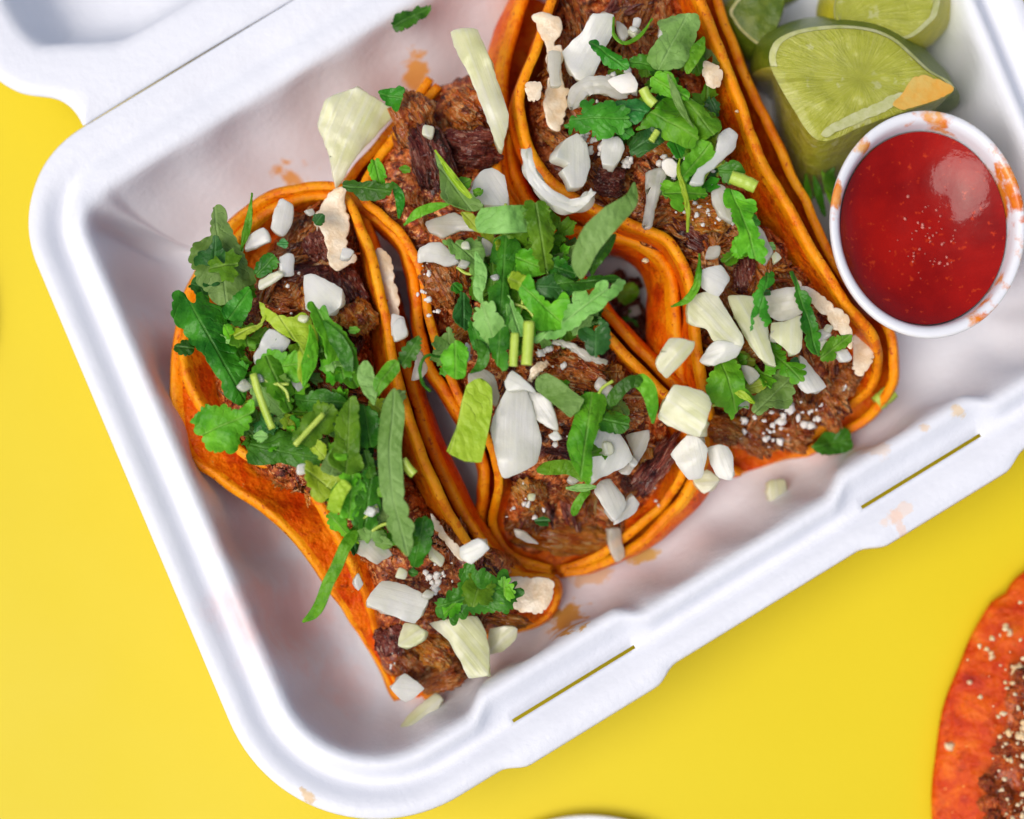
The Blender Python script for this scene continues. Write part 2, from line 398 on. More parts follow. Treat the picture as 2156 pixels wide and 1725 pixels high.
# lid: laid open beyond the hinge
def chaikin(P, k):
    for _ in range(k):
        Q = []
        for i in range(len(P)):
            a, b = P[i], P[(i+1) % len(P)]; Q += [a.lerp(b, .25), a.lerp(b, .75)]
        P = Q
    return P
lp = [(1845, -749), (1200, -355), (700, -50), (420, 115), (260, 213), (205, 247), (182, 262), (176, 266), (173, 264), (169, 254), (160, 239), (147, 224), (127, 211), (105, 205), (83, 203), (60, 200), (40, 195), (18, 184), (0, 172), (-30, 146), (-62, 105), (-90, 55), (-125, -30), (-200, -210), (-330, -520), (-480, -900), (-640, -1300), (-700, -1500), (-600, -1640), (0, -2000), (900, -2560), (1000, -2600), (1080, -2540), (1500, -1600), (1700, -1100)]
lpw = chaikin([Vector((at(x, y, ZR).x, at(x, y, ZR).y, 0)) for x, y in lp], 2)
lpw = crom(lpw, 900, True); NL = len(lpw)
ln_ = []
for i in range(NL):
    t = (lpw[(i+3) % NL]-lpw[i-3]).normalized(); ln_.append(Vector((t.y, -t.x, 0)))
area = sum(lpw[i].x*lpw[(i+1) % NL].y-lpw[(i+1) % NL].x*lpw[i].y for i in range(NL))
if area > 0: ln_ = [-n for n in ln_]
LROWS = [(0, -.004), (.003, -.0015), (.008, .002), (.03, .004), (.06, .001), (.09, .001), (.106, -.003), (.118, -.016), (.128, -.042), (.14, -.08), (.158, -.13), (.18, -.165), (.21, -.178), (.25, -.18)]
V, F = [], []
from mathutils import kdtree
kd = kdtree.KDTree(NL)
for i, p in enumerate(lpw): kd.insert(p, i)
kd.balance()
for d, z in LROWS:
    off = [lpw[i]+ln_[i]*d for i in range(NL)]
    ok = [kd.find(q)[2] > d*.985-.0008 for q in off]
    if d > .02: ok = [all(ok[(i+k) % NL] for k in range(-7, 8)) for i in range(NL)]
    for i in range(NL):
        if ok[i]: continue
        a = next(k for k in range(1, NL) if ok[(i-k) % NL]); b = next(k for k in range(1, NL) if ok[(i+k) % NL])
        pa, pb = off[(i-a) % NL], off[(i+b) % NL]; off[i] = pa.lerp(pb, a/(a+b))
    if d > .05:
        for _ in range(int(d*120)): off = [(off[i-1]+off[i]*2+off[(i+1) % NL])/4 for i in range(NL)]
    for i in range(NL):
        p = off[i]; V.append((p.x, p.y, ZR+z+.002*fb((p.x, p.y, 3), 4)*sm(0, .05, d)))
flip = area > 0
for r in range(len(LROWS)-1):
    for i in range(NL):
        j = (i+1) % NL; q = (r*NL+i, r*NL+j, (r+1)*NL+j, (r+1)*NL+i); F.append(q if flip else q[::-1])
last = list(range((len(LROWS)-1)*NL, len(LROWS)*NL)); F.append(tuple(last if flip else last[::-1]))
lid = mk('lid', V, F, M['pulp'], box); solid(lid, .012)

# ---------------------------------------------------------------- tacos
def wpts(L): return [at(*p) for p in L]
class Taco: pass
def pw(tab_, t):
    for (a, x), (b, y) in zip(tab_, tab_[1:]):
        if t <= b: return x+(y-x)*max(0, (t-a))/(b-a)
    return tab_[-1][1]
def tortilla(parent, L, Rr, zb, seed, n=90, m=40, thick=.0185, sag=(.18, .18), lift=0):
    A, B = crom(wpts(L), n), crom(wpts(Rr), n)
    V, F = [], []
    for i in range(n):
        t = i/(n-1); p0, p3 = A[i].copy(), B[i].copy()
        jit = .0036; jl = .010 if sag[0] < .2 or seed == 1.7 else .004
        p0 += Vector((fb((i*.25, seed, 0), 1, 4), fb((i*.25, seed, 5), 1, 4), .8*fb((i*.2, seed, 9), 1, 4)))*jit
        p3 += Vector((fb((i*.25, seed, 20)), fb((i*.25, seed, 25)), .8*fb((i*.2, seed, 29))))*jit
        zbt = min(pw(zb, t), min(p0.z, p3.z)); zc = (8*zbt-p0.z-p3.z)/6
        p0 = p0+Vector((fb((i*.05, seed, 40), 1, 2), fb((i*.05, seed, 45), 1, 2), 0))*jl; p3 = p3+Vector((fb((i*.05, seed, 50), 1, 2), fb((i*.05, seed, 55), 1, 2), 0))*jl
        mid = (p0+p3)/2
        p1 = p0.lerp(mid, sag[0]); p2 = p3.lerp(mid, sag[1]); p1.z = p2.z = zc; p1.z += lift*(p0.z-zc)
        for k in range(m):
            s = k/(m-1); q = p0*(1-s)**3+p1*3*s*(1-s)**2+p2*3*s*s*(1-s)+p3*s**3
            e = math.sin(math.pi*s)
            q = q+Vector((fb((q.x, q.y, seed+q.z), 7), fb((q.x+9, q.y, seed+q.z), 7), fb((q.x, q.y+9, seed+q.z), 9)))*.007*min(1, e*3+.15)
            q.z = max(q.z, .094)
            V.append(q)
    for i in range(n-1):
        for k in range(m-1): F.append((i*m+k, i*m+k+1, (i+1)*m+k+1, (i+1)*m+k))
    o = mk('tortilla', V, F, [M['tort'], M['edge']], parent)
    fmi = [1 if (k < 1 or k >= m-2) else 0 for i in range(n-1) for k in range(m-1)]
    o.data.polygons.foreach_set('material_index', fmi)
    md = o.modifiers.new('thickness', 'SOLIDIFY'); md.thickness = thick*S; md.offset = 0; md.material_offset_rim = 1; md.edge_crease_inner = .9; md.edge_crease_outer = .9
    s = o.modifiers.new('round', 'SUBSURF'); s.levels = 1; s.render_levels = 1
    return A, B
def filling(T, A, B, dz, n=150, m=64):
    """the shredded beef bed between the inner tortilla's edges"""
    V, F = [], []
    a, b = crom(A[:-3], n), crom(B[:-3], n)
    for i in range(n):
        t = i/(n-1)
        for k in range(m):
            s = k/(m-1); lo = pw(T.mg, t); q = a[i].lerp(b[i], lo+(T.hi-lo)*s)
            top = T.hw(q); e = min(1, math.sin(math.pi*s)*2.2)
            edge = min(a[i].z, b[i].z)-.07
            z = edge*(1-e)+(top-.05)*e if top-.05 > edge else min(edge, top-.05)
            z += (.030*noise.ridged_multi_fractal(Vector((q.x*14, q.y*14, T.seed)), 1, 2.1, 5, 1, 2)*.5+.035*fb((q.x*26, q.y*26, T.seed)))*e-.02
            V.append(Vector((q.x, q.y, max(.10, z))))
    for i in range(n-1):
        for k in range(m-1): F.append((i*m+k, i*m+k+1, (i+1)*m+k+1, (i+1)*m+k))
    o = mk('meat_filling', V, F, M['meat_bed'], T.o); solid(o, .03)
    T.A, T.B = a, b
def taco(label, P0, P1, zf, outer, inner, zb, seed, so, si, mg=((0, .06), (1, .06)), hi=.95, zmin=.14):
    T = Taco(); T.seed = seed; T.mg = mg; T.hi = hi
    lift_ = lambda LR: tuple([(x, y, max(z, zmin)) for x, y, z in L] for L in LR)
    outer, inner = lift_(outer), lift_(inner)
    T.p0, T.p1 = at(*P0, .3), at(*P1, .2); T.zf = zf
    def hw(q):
        ax = T.p1-T.p0; ax.z = 0; t = ((q.x-T.p0.x)*ax.x+(q.y-T.p0.y)*ax.y)/ax.length_squared
        return pw(T.zf, max(0, min(1, t)))+.014
    T.hw = hw
    T.hD = lambda X, Y: hw(at(X, Y, .38))
    mid = (T.p0+T.p1)/2
    T.o = root('taco', (mid.x, mid.y, .03), label, 'taco', 'tacos standing open side by side in the takeout box')
    low = lambda L: [(x, y, z-.055*sm(.24, .36, z)) for x, y, z in L]
    tortilla(T.o, outer[0] if seed == 1.7 else low(outer[0]), low(outer[1]), zb, seed, sag=so, lift=.45 if seed == 1.7 else 0)
    A, B = tortilla(T.o, inner[0], inner[1], [(t, z+.03) for t, z in zb], seed+3, sag=si)
    filling(T, A, B, 0)
    return T
ZB = [(0, .11), (.1, .097), (.9, .097), (1, .097)]
T1 = taco('left taco with a splayed red tortilla flap and the heaviest cilantro heap', (650, 400), (900, 1460), [(0, .27), (.1, .33), (.3, .38), (.6, .385), (.75, .33), (.88, .23), (1, .12)],
    ([(722, 398, .34), (650, 392, .34), (560, 412, .32), (480, 470, .30), (420, 560, .30), (385, 640, .29), (366, 740, .29), (361, 830, .29), (370, 910, .29), (392, 962, .29), (450, 1002, .29), (520, 1052, .29), (580, 1102, .29), (640, 1172, .27), (700, 1252, .24), (745, 1325, .2), (790, 1400, .15), (830, 1474, .1)],
     [(728, 400, .35), (765, 450, .37), (800, 560, .38), (830, 680, .38), (862, 800, .38), (895, 910, .38), (930, 1000, .37), (968, 1070, .35), (1008, 1130, .32), (1050, 1180, .26), (1100, 1222, .2), (1060, 1310, .12), (890, 1470, .08)]),
    ([(702, 412, .33), (600, 424, .32), (505, 492, .31), (435, 590, .31), (388, 700, .31), (380, 770, .33), (400, 825, .33), (438, 880, .33), (520, 960, .34), (600, 985, .35), (650, 1030, .34), (700, 1120, .32), (740, 1200, .29), (772, 1285, .23), (800, 1370, .17), (828, 1440, .1)],
     [(715, 402, .36), (745, 440, .39), (778, 530, .41), (804, 630, .42), (834, 760, .42), (872, 900, .41), (920, 1020, .39), (965, 1110, .35), (1015, 1172, .3), (1095, 1212, .24), (1165, 1218, .2), (1180, 1258, .16), (1140, 1310, .12), (1010, 1350, .1), (905, 1440, .09)]), ZB, 1.7, (1.0, -.5), (.85, .45), ((0, .30), (.12, .26), (.3, .2), (.42, .16), (.6, .06), (1, .06)), .85)
T2 = taco('middle taco with a thick beef slab at its open lower end', (920, 180), (1200, 1190), [(0, .30), (.15, .35), (.35, .37), (.6, .38), (.78, .33), (.9, .20), (1, .07)],
    ([(905, 160, .30), (800, 288, .32), (728, 385, .34), (745, 425, .37), (800, 470, .39), (850, 520, .40), (874, 600, .41), (890, 680, .41), (912, 760, .41), (945, 825, .40), (985, 890, .38), (1013, 960, .33), (1022, 1030, .28), (1016, 1100, .2), (1030, 1148, .16), (1080, 1192, .13), (1160, 1209, .11)],
     [(1030, 150, .30), (1050, 230, .33), (1078, 380, .36), (1130, 460, .38), (1204, 570, .39), (1266, 650, .40), (1333, 725, .40), (1404, 795, .39), (1454, 860, .37), (1475, 940, .3), (1453, 1014, .25), (1400, 1087, .2), (1320, 1156, .15), (1240, 1197, .12), (1182, 1209, .11)]),
    ([(925, 180, .31), (820, 300, .33), (758, 400, .35), (800, 450, .37), (850, 505, .385), (885, 580, .39), (905, 670, .39), (928, 750, .39), (962, 830, .385), (1005, 895, .37), (1035, 960, .34), (1046, 1030, .29), (1035, 1100, .21), (1048, 1140, .17), (1090, 1178, .14), (1160, 1195, .12)],
     [(1010, 170, .30), (1035, 260, .33), (1060, 390, .35), (1110, 475, .37), (1180, 580, .38), (1245, 662, .39), (1315, 740, .39), (1385, 808, .38), (1432, 868, .36), (1450, 940, .29), (1425, 1010, .24), (1380, 1075, .19), (1300, 1145, .15), (1230, 1185, .13), (1182, 1195, .12)]), ZB, 5.2, (-.55, -1.1), (.0, .1), hi=.90, zmin=.185)
T3 = taco('right taco beside the salsa cup, cut off by the top edge of the photo', (1310, -90), (1690, 950), [(0, .34), (.3, .37), (.6, .37), (.78, .34), (.9, .24), (1, .14)],
    ([(1150, -100, .36), (1095, 30, .38), (1073, 130, .38), (1062, 230, .38), (1060, 320, .37), (1085, 405, .36), (1170, 468, .36), (1300, 492, .38), (1372, 520, .39), (1415, 570, .4), (1432, 640, .4), (1440, 720, .39), (1450, 800, .36), (1468, 880, .28), (1480, 950, .2), (1560, 990, .12)],
     [(1470, -120, .39), (1527, 40, .39), (1568, 150, .39), (1627, 300, .39), (1690, 430, .39), (1750, 540, .385), (1815, 620, .37), (1868, 690, .34), (1880, 760, .3), (1872, 820, .24), (1800, 890, .17), (1690, 955, .12)]),
    ([(1200, -100, .4), (1150, 60, .42), (1112, 160, .43), (1102, 240, .43), (1122, 320, .43), (1162, 382, .42), (1230, 432, .42), (1330, 472, .42), (1405, 505, .42), (1445, 565, .42), (1463, 640, .42), (1468, 720, .41), (1482, 805, .38), (1500, 870, .28), (1545, 962, .14)],
     [(1430, -100, .4), (1490, 40, .42), (1540, 160, .43), (1600, 320, .43), (1660, 432, .43), (1722, 545, .42), (1785, 635, .4), (1838, 700, .36), (1850, 760, .3), (1840, 820, .24), (1760, 890, .17), (1680, 942, .13)]), ZB, 9.4, (-1.15, -.6), (-.45, .3), hi=.86)
TT = {1: T1, 2: T2, 3: T3}

# ---------------------------------------------------------------- beef chunks and shreds
def chunk_mesh(seed, lev=5):
    bm = bmesh.new(); bmesh.ops.create_icosphere(bm, subdivisions=lev, radius=1)
    for v in bm.verts:
        p = v.co.copy(); o = Vector((seed*7.3, seed*3.1, seed))
        f = noise.ridged_multi_fractal(Vector((p.x*.8, p.y*2.6, p.z*2.6))+o, 1, 2.1, 5, 1, 2)
        g = noise.noise(p*1.3+o); h = noise.fractal(Vector((p.x*1.6, p.y*9, p.z*9))+o, 1, 2.1, 3)
        w = noise.noise(Vector((p.x*.4, p.y*5, p.z*5))+o*2)
        q = Vector((round(p.x*1.2)/1.2, round(p.y*1.1)/1.1, p.z)); p = p.lerp(q, .22)
        p.x *= 1+.35*w*abs(p.x)
        v.co = p*(.72+.36*g+.16*f+.17*h)
    me = bpy.data.meshes.new('meat_chunk'); bm.to_mesh(me); bm.free()
    me.polygons.foreach_set('use_smooth', [True]*len(me.polygons)); me.transform(Matrix.Scale(S, 4)); return me
CH = []
for k in range(15):
    me = chunk_mesh(k+1); me.materials.append(M[('meat', 'meat_dark', 'meat', 'meat_fat', 'meat')[k % 5]]); CH.append(me)
def shred_mesh(seed):
    rnd = random.Random(seed); V, F = [], []
    for s in range(rnd.randint(4, 7)):
        off = Vector((rnd.uniform(-.25, .25), rnd.uniform(-.28, .28), rnd.uniform(-.14, .14))); ln = rnd.uniform(.6, 1.0); r0 = rnd.uniform(.07, .16)
        b0 = len(V); n, m = 14, 6; ph = rnd.uniform(0, 99)
        for i in range(n):
            t = i/(n-1); u = (t-.5)*2*ln
            c = off+Vector((u, .16*noise.noise(Vector((t*2, ph, 0)))*2+.1*u*u*math.sin(seed), .14*noise.noise(Vector((t*2, 0, ph)))*2+.05*math.sin(seed*2)*u*u))
            rr = r0*(math.sin(math.pi*min(.97, max(.03, t)))**.45)*(1+.35*noise.noise(Vector((t*6, ph, 3))))
            for k in range(m):
                a = 2*math.pi*k/m; V.append(c+Vector((0, math.cos(a)*rr, math.sin(a)*rr)))
        for i in range(n-1):
            for k in range(m): F.append((b0+i*m+k, b0+i*m+(k+1) % m, b0+(i+1)*m+(k+1) % m, b0+(i+1)*m+k))
        F.append(tuple(b0+k for k in range(m))[::-1]); F.append(tuple(b0+(n-1)*m+k for k in range(m)))
    me = bpy.data.meshes.new('meat_shred'); me.from_pydata([v*S for v in V], [], F)
    me.polygons.foreach_set('use_smooth', [True]*len(me.polygons)); return me
SH = []
for k in range(12):
    me = shred_mesh(k+1); me.materials.append(M[('meat', 'meat_dark', 'meat', 'meat_fat')[k % 4]]); SH.append(me)
rnd = random.Random(21)
for T, nc, ns in ((T1, 60, 120), (T2, 56, 110), (T3, 64, 120)):
    for j in range(nc+ns):
        i = min(len(T.A)-3, int((j+.5+rnd.uniform(-.4, .4))/(nc+ns)*len(T.A))) if j < 0 else rnd.randint(12, len(T.A)-(18 if T is T2 else 12))
        s = rnd.uniform(max(.14, pw(T.mg, i/len(T.A))+.07), T.hi-.09); a, b = T.A[i], T.B[i]; q = a.lerp(b, s)
        wd = (b-a).length
        e = min(1, math.sin(math.pi*s)*2)
        z = max(.115, min(T.hw(q)-.012, max(a.z, b.z)-.03)+.012*e-.02)
        ax = math.atan2(T.A[i+2].y-T.A[i-2].y, T.A[i+2].x-T.A[i-2].x)
        if j < nc:
            k = rnd.uniform(.022, .046); sc = (k*rnd.uniform(1.1, 1.7), k*rnd.uniform(.7, 1.0), k*rnd.uniform(.6, .9))
            inst('meat_chunk', CH[rnd.randrange(15)], (q.x, q.y, z+.004), (rnd.uniform(-.5, .5), rnd.uniform(-.5, .5), ax+rnd.uniform(-1.3, 1.3)), sc, T.o)
        else:
            k = rnd.uniform(.034, .062)
            inst('meat_shred', SH[rnd.randrange(12)], (q.x, q.y, z+.020), (rnd.uniform(-.4, .4), rnd.uniform(-.35, .35), ax+rnd.uniform(-1.2, 1.2)), (k, k*.8, k*.8), T.o)
def chunk(T, c, x, y, rx, ry, ang, mat, dz=0, rz=None, label=None, seed=None):
    (X, Y), = cp(c, [(x, y)]); k = CROPS[c][2]/1000
    z = T.hD(X, Y)+dz; p = at(X, Y, z)
    me = CH[(seed if seed is not None else int(x+y)) % 15].copy(); me.materials.clear(); me.materials.append(M[mat])
    o = inst('meat_chunk', me, p, (rnd.uniform(-.15, .15), rnd.uniform(-.15, .15), -R(ang)), (rx*k, ry*k, rz if rz else min(rx, ry)*k*.7), T.o)
    if label: o['label'] = label
    return o
chunk(T2, '9', 900, 1480, 380, 190, 8, 'meat_fat', .0, .035, 'flat orange-brown slab of beef', 2)
chunk(T2, '9', 640, 1180, 150, 110, 50, 'meat_fat', .02, .03, None, 5)
chunk(T2, '9', 1010, 240, 210, 170, 20, 'meat', .02, .04, None, 4)
chunk(T2, '9', 1600, 950, 260, 110, -55, 'meat_dark', .02, .03, 'dark purple strip of beef', 6)
chunk(T2, '9', 1430, 560, 130, 160, 20, 'meat', .0, None, None, 8)
chunk(T2, '2', 470, 760, 190, 150, 60, 'meat', .02, .05, None, 1)
chunk(T2, '2', 800, 700, 160, 140, 40, 'meat', .02, .05, None, 3)
chunk(T2, '2', 560, 1000, 230, 130, 70, 'meat_dark', .02, .05, None, 7)
chunk(T2, '2', 820, 950, 170, 140, 0, 'meat_dark', .0, .05, None, 9)
chunk(T2, '5', 400, 800, 180, 170, 60, 'meat', .02, .04, None, 10)
chunk(T1, '4', 1640, 1190, 140, 130, 50, 'meat_fat', .02, .035, None, 11)
chunk(T1, '4', 1350, 660, 130, 150, 70, 'meat_dark', .0, .04, None, 0)
chunk(T1, '8', 880, 1300, 150, 130, 30, 'meat_fat', .02, .03, None, 12)
chunk(T1, '8', 930, 1480, 190, 130, -20, 'meat', .01, .03, None, 13)
chunk(T1, '8', 700, 1400, 150, 140, 40, 'meat', .01, .03, None, 14)
chunk(T1, '8', 560, 1200, 120, 160, 60, 'meat_dark', .0, .03, None, 6)
chunk(T1, '8', 1400, 1060, 190, 60, 10, 'meat_fat', -.02, .02, None, 3)
chunk(T3, '6', 620, 1360, 160, 130, 20, 'meat_fat', .02, .03, None, 2)
chunk(T3, '6', 900, 1420, 200, 150, 40, 'meat', .01, .03, None, 5)
chunk(T3, '6', 1150, 1400, 170, 150, 10, 'meat', .01, .03, None, 7)
chunk(T3, '6', 1430, 1200, 170, 150, 60, 'meat', .02, .035, None, 9)
chunk(T3, '6', 1560, 1000, 110, 150, 30, 'meat', .02, .03, None, 11)
chunk(T3, 'A', 1600, 1540, 170, 150, 10, 'meat_fat', .02, .04, None, 12)
chunk(T3, 'A', 850, 1300, 120, 120, 10, 'meat_dark', .02, .035, None, 13)

# ---------------------------------------------------------------- thin sheet builder (leaves, onion, cheese)
def sheet(name, parent, outline, z, mat, thick, cell=.012, tilt=(0, 0), bend=0, fold=0, rough=.0, seed=0, bevel=0, label=None, axis=None, drop=None, pleat=0):
    P = [Vector((at(x, y, z).x, at(x, y, z).y)) for x, y in outline]
    c = sum(P, Vector((0, 0)))/len(P)
    sxx = sum((p.x-c.x)**2 for p in P); syy = sum((p.y-c.y)**2 for p in P); sxy = sum((p.x-c.x)*(p.y-c.y) for p in P)
    th = .5*math.atan2(2*sxy, sxx-syy) if axis is None else axis
    u, v = Vector((math.cos(th), math.sin(th))), Vector((-math.sin(th), math.cos(th)))
    n = len(P); xs = [p.x for p in P]; ys = [p.y for p in P]
    pts = list(P); rr = random.Random(seed)
    def inside(q):
        r = False
        for i in range(n):
            a, b = P[i], P[i-1]
            if (a.y > q.y) != (b.y > q.y) and q.x < (b.x-a.x)*(q.y-a.y)/(b.y-a.y)+a.x: r = not r
        return r
    y = min(ys)+cell*.5; row = 0
    while y < max(ys):
        x = min(xs)+(cell*.5 if row % 2 else cell)
        while x < max(xs):
            q = Vector((x, y))
            if inside(q) and min((q-p).length for p in P) > cell*.45: pts.append(q)
            x += cell
        y += cell*.87; row += 1
    vv, ee, ff, *_ = geometry.delaunay_2d_cdt(pts, [], [list(range(n))], 1, 1e-6)
    V, UV = [], []
    for p in vv:
        d = p-c; a, b = d.dot(u), d.dot(v)
        h = tilt[0]*a+tilt[1]*b+bend*b*b+fold*abs(b)+rough*(noise.noise(Vector((p.x*13, p.y*13, seed)))+.35*noise.noise(Vector((p.x*38, p.y*38, seed))))
        if pleat: h += pleat*(abs(((a-1.1*abs(b))/.042+1.3*noise.noise(Vector((p.x*14, p.y*14, seed+5)))) % 1-.5)*2-.5)*(.2+.8*abs(noise.noise(Vector((p.x*6, p.y*6, seed+2)))))
        if drop: h += drop*a*a
        V.append((p.x, p.y, z+h)); UV.append((a, b))
    F = [tuple(f) for f in ff]
    # all faces up
    F2 = []
    for f in F:
        a, b, d = (vv[f[0]], vv[f[1]], vv[f[2]])
        F2.append(f if (b-a).cross(d-a) > 0 else f[::-1])
    o = mk(name, V, F2, M[mat], parent, uv=UV, label=label); solid(o, thick, -1, 0, 0, bevel)
    if not bevel: crisp(o)
    return o
def scallop(poly, amp, teeth, seed=0, n=90, keep=()):
    """smooth closed outline with lobed teeth along it"""
    C = crom([Vector((x, y, 0)) for x, y in poly], n, True); out = []; rr = random.Random(seed)
    per = sum((C[i]-C[i-1]).length for i in range(n)); k = max(3, int(per/teeth)); ph = rr.random()
    ar = sum(C[i-1].x*C[i].y-C[i].x*C[i-1].y for i in range(n)); sg = 1 if ar > 0 else -1
    for i in range(n):
        t = (C[(i+1) % n]-C[i-1]); t = t.normalized() if t.length > 1e-9 else Vector((1, 0, 0)); nn = Vector((t.y, -t.x, 0))*sg
        f = abs(math.sin(math.pi*(k*i/n+ph+.9*noise.noise(Vector((i*.09, seed, 0))))))
        am = amp*max(0, min(1, .5+1.6*noise.noise(Vector((i*.05, seed+4, 2)))))
        f2 = abs(math.sin(math.pi*(k*.36*i/n+ph*2+.4*noise.noise(Vector((i*.05, seed+7, 0))))))
        p = C[i]+nn*(am*(f**.6)-am*.5+(amp*.9*(f2**.5)-amp*.6 if k > 11 else 0)); out.append((p.x, p.y))
    return out
def lobed(X, Y, size, ang, rr):
    P = []
    for k in range(64):
        th = R(-158+316*k/63); q = size*(.42+.58*abs(math.cos(th*1.5))**.75)*(1-.20*abs(math.sin(th*5.5+.4)))*(1+.12*rr.uniform(-1, 1)*.4)
        P.append((X+q*math.cos(th+ang), Y+q*math.sin(th+ang)))
    P.append((X-size*.10*math.cos(ang), Y-size*.10*math.sin(ang)))
    return P
lay = {1: 0, 2: 0, 3: 0}
_sd = [0]
def zof(t, X, Y, dz):
    T = TT[t]; lay[t] += 1
    return T.hD(X, Y)+.026+dz+.0010*lay[t]*(.5 if lay[t] > 40 else 1)
def leaf(t, c, pts, mat, amp=4, teeth=16, dz=0, fold=0, bend=None, tilt=None, parent=None, z=None, rough=.028, label=None, name='cilantro_leaf', axis=None):
    _sd[0] += 1; s = _sd[0]; rr = random.Random(s*13)
    D = cp(c, pts); X = sum(p[0] for p in D)/len(D); Y = sum(p[1] for p in D)/len(D)
    if z is None: z = zof(t, X, Y, dz)
    k = CROPS[c][2]
    n = 130 if len(pts) > 6 else 90
    out = scallop(D, amp*1.75, teeth*1.05, s, n) if amp else [(p.x, p.y) for p in crom([Vector((x, y, 0)) for x, y in D], n, True)]
    if tilt is None: tilt = (rr.uniform(-.28, .28), rr.uniform(-.36, .36))
    if bend is None: bend = rr.uniform(-5, 2.5)
    return sheet(name, parent or TT[t].o, out, z, mat, .0026, .0085, tilt, bend, fold, rough, s, 0, label, axis, rr.uniform(-1.4, .8), .0042)
def onion(t, c, pts, mat='o_w', thick=.022, dz=0, parent=None, z=None, bend=None, tilt=None, label=None, name='onion_piece'):
    _sd[0] += 1; s = _sd[0]; rr = random.Random(s*17)
    D = cp(c, pts); X = sum(p[0] for p in D)/len(D); Y = sum(p[1] for p in D)/len(D)
    if z is None: z = zof(t, X, Y, dz+.006)
    # corners kept, edges slightly bowed
    out = []
    m = len(D)
    for i in range(m):
        a, b = Vector(D[i]), Vector(D[(i+1) % m]); pa, nb = Vector(D[i-1]), Vector(D[(i+2) % m])
        q = max(2, int((b-a).length/7))
        for j in range(q):
            f = j/q
            cr = 0.5*((2*a)+(b-pa)*f+(2*pa-5*a+4*b-nb)*f*f+(3*a-pa-3*b+nb)*f**3)
            p = a.lerp(b, f).lerp(cr, .45)
            p += Vector((noise.noise(Vector((p.x*.08, p.y*.08, s))), noise.noise(Vector((p.x*.08, p.y*.08, s+9)))))*2.2
            out.append((p.x, p.y))
    if tilt is None: tilt = (rr.uniform(-.22, .22), rr.uniform(-.26, .26))
    if bend is None: bend = rr.choice((-5, -3.5, -2.5, 2))*rr.uniform(.7, 1.2)
    return sheet(name, parent or TT[t].o, out, z+thick*.5, mat, thick*rr.uniform(.8, 1.15), .013, tilt, bend, 0, .014, s, .0075, label)
def ribbon(t, c, pts, wid, mat, dz=0, teeth=0, arch=0, roll=0, curl=2.5, taper=(.35, .35), parent=None, z=None, zs=None, name='cilantro_leaf', thick=.003, label=None, n=44, m=9, tip=0):
    """a long cut strip of leaf along a centre line; wid in crop units"""
    _sd[0] += 1; s = _sd[0]; rr = random.Random(s*19)
    D = cp(c, pts); k = CROPS[c][2]
    X = sum(p[0] for p in D)/len(D); Y = sum(p[1] for p in D)/len(D)
    z0 = zof(t, X, Y, dz) if z is None else z
    W = []
    for i, (x, y) in enumerate(D):
        f = i/(len(D)-1); h = (zs[i] if zs else arch*4*f*(1-f))+.006*rr.uniform(-1, 1)
        W.append(at(x, y, z0+h))
    Cc = crom(W, n)
    wl = wid if isinstance(wid, (list, tuple)) else [wid]
    V, F, UV = [], [], []
    L = 0; uo = rr.choice((0, .02, -.03, .05, .06))
    for i in range(n):
        f = i/(n-1); t_ = (Cc[min(n-1, i+1)]-Cc[max(0, i-1)]).normalized()
        if i: L += (Cc[i]-Cc[i-1]).length
        side = t_.cross(Vector((0, 0, 1))).normalized(); up = side.cross(t_)
        g = f*(len(wl)-1); j = min(len(wl)-2, int(g)) if len(wl) > 1 else 0
        ww = (wl[j]+(wl[j+1]-wl[j])*(g-j) if len(wl) > 1 else wl[0])*k/1000*.5
        ww *= min(1, (f/taper[0])**.5 if taper[0] and f < taper[0] else 1)*min(1, ((1-f)/taper[1])**.5 if taper[1] and f > 1-taper[1] else 1)
        ww = max(ww, .0015)
        rl = roll+.25*noise.noise(Vector((f*2.2, s, 0)))*2
        sd_ = side*math.cos(rl)+up*math.sin(rl); un = -side*math.sin(rl)+up*math.cos(rl)
        for q in range(m):
            b = q/(m-1)*2-1; wv = ww
            if teeth: wv *= 1-teeth*(1-abs(math.sin(math.pi*(f*9+(.3 if b > 0 else 0))))**.7)*(abs(b)**1.5)*(sm(.55, .7, f) if tip else 1)
            p = Cc[i]+sd_*(b*wv)+un*(-curl*(b*wv)**2+.002*noise.noise(Vector((f*9, b*2, s))))
            V.append(p); UV.append((L, b*wv+uo))
    for i in range(n-1):
        for q in range(m-1): F.append((i*m+q, (i+1)*m+q, (i+1)*m+q+1, i*m+q+1))
    o = mk(name, V, F, M[mat], parent or TT[t].o, uv=UV, label=label); solid(o, thick, 0); crisp(o); return o
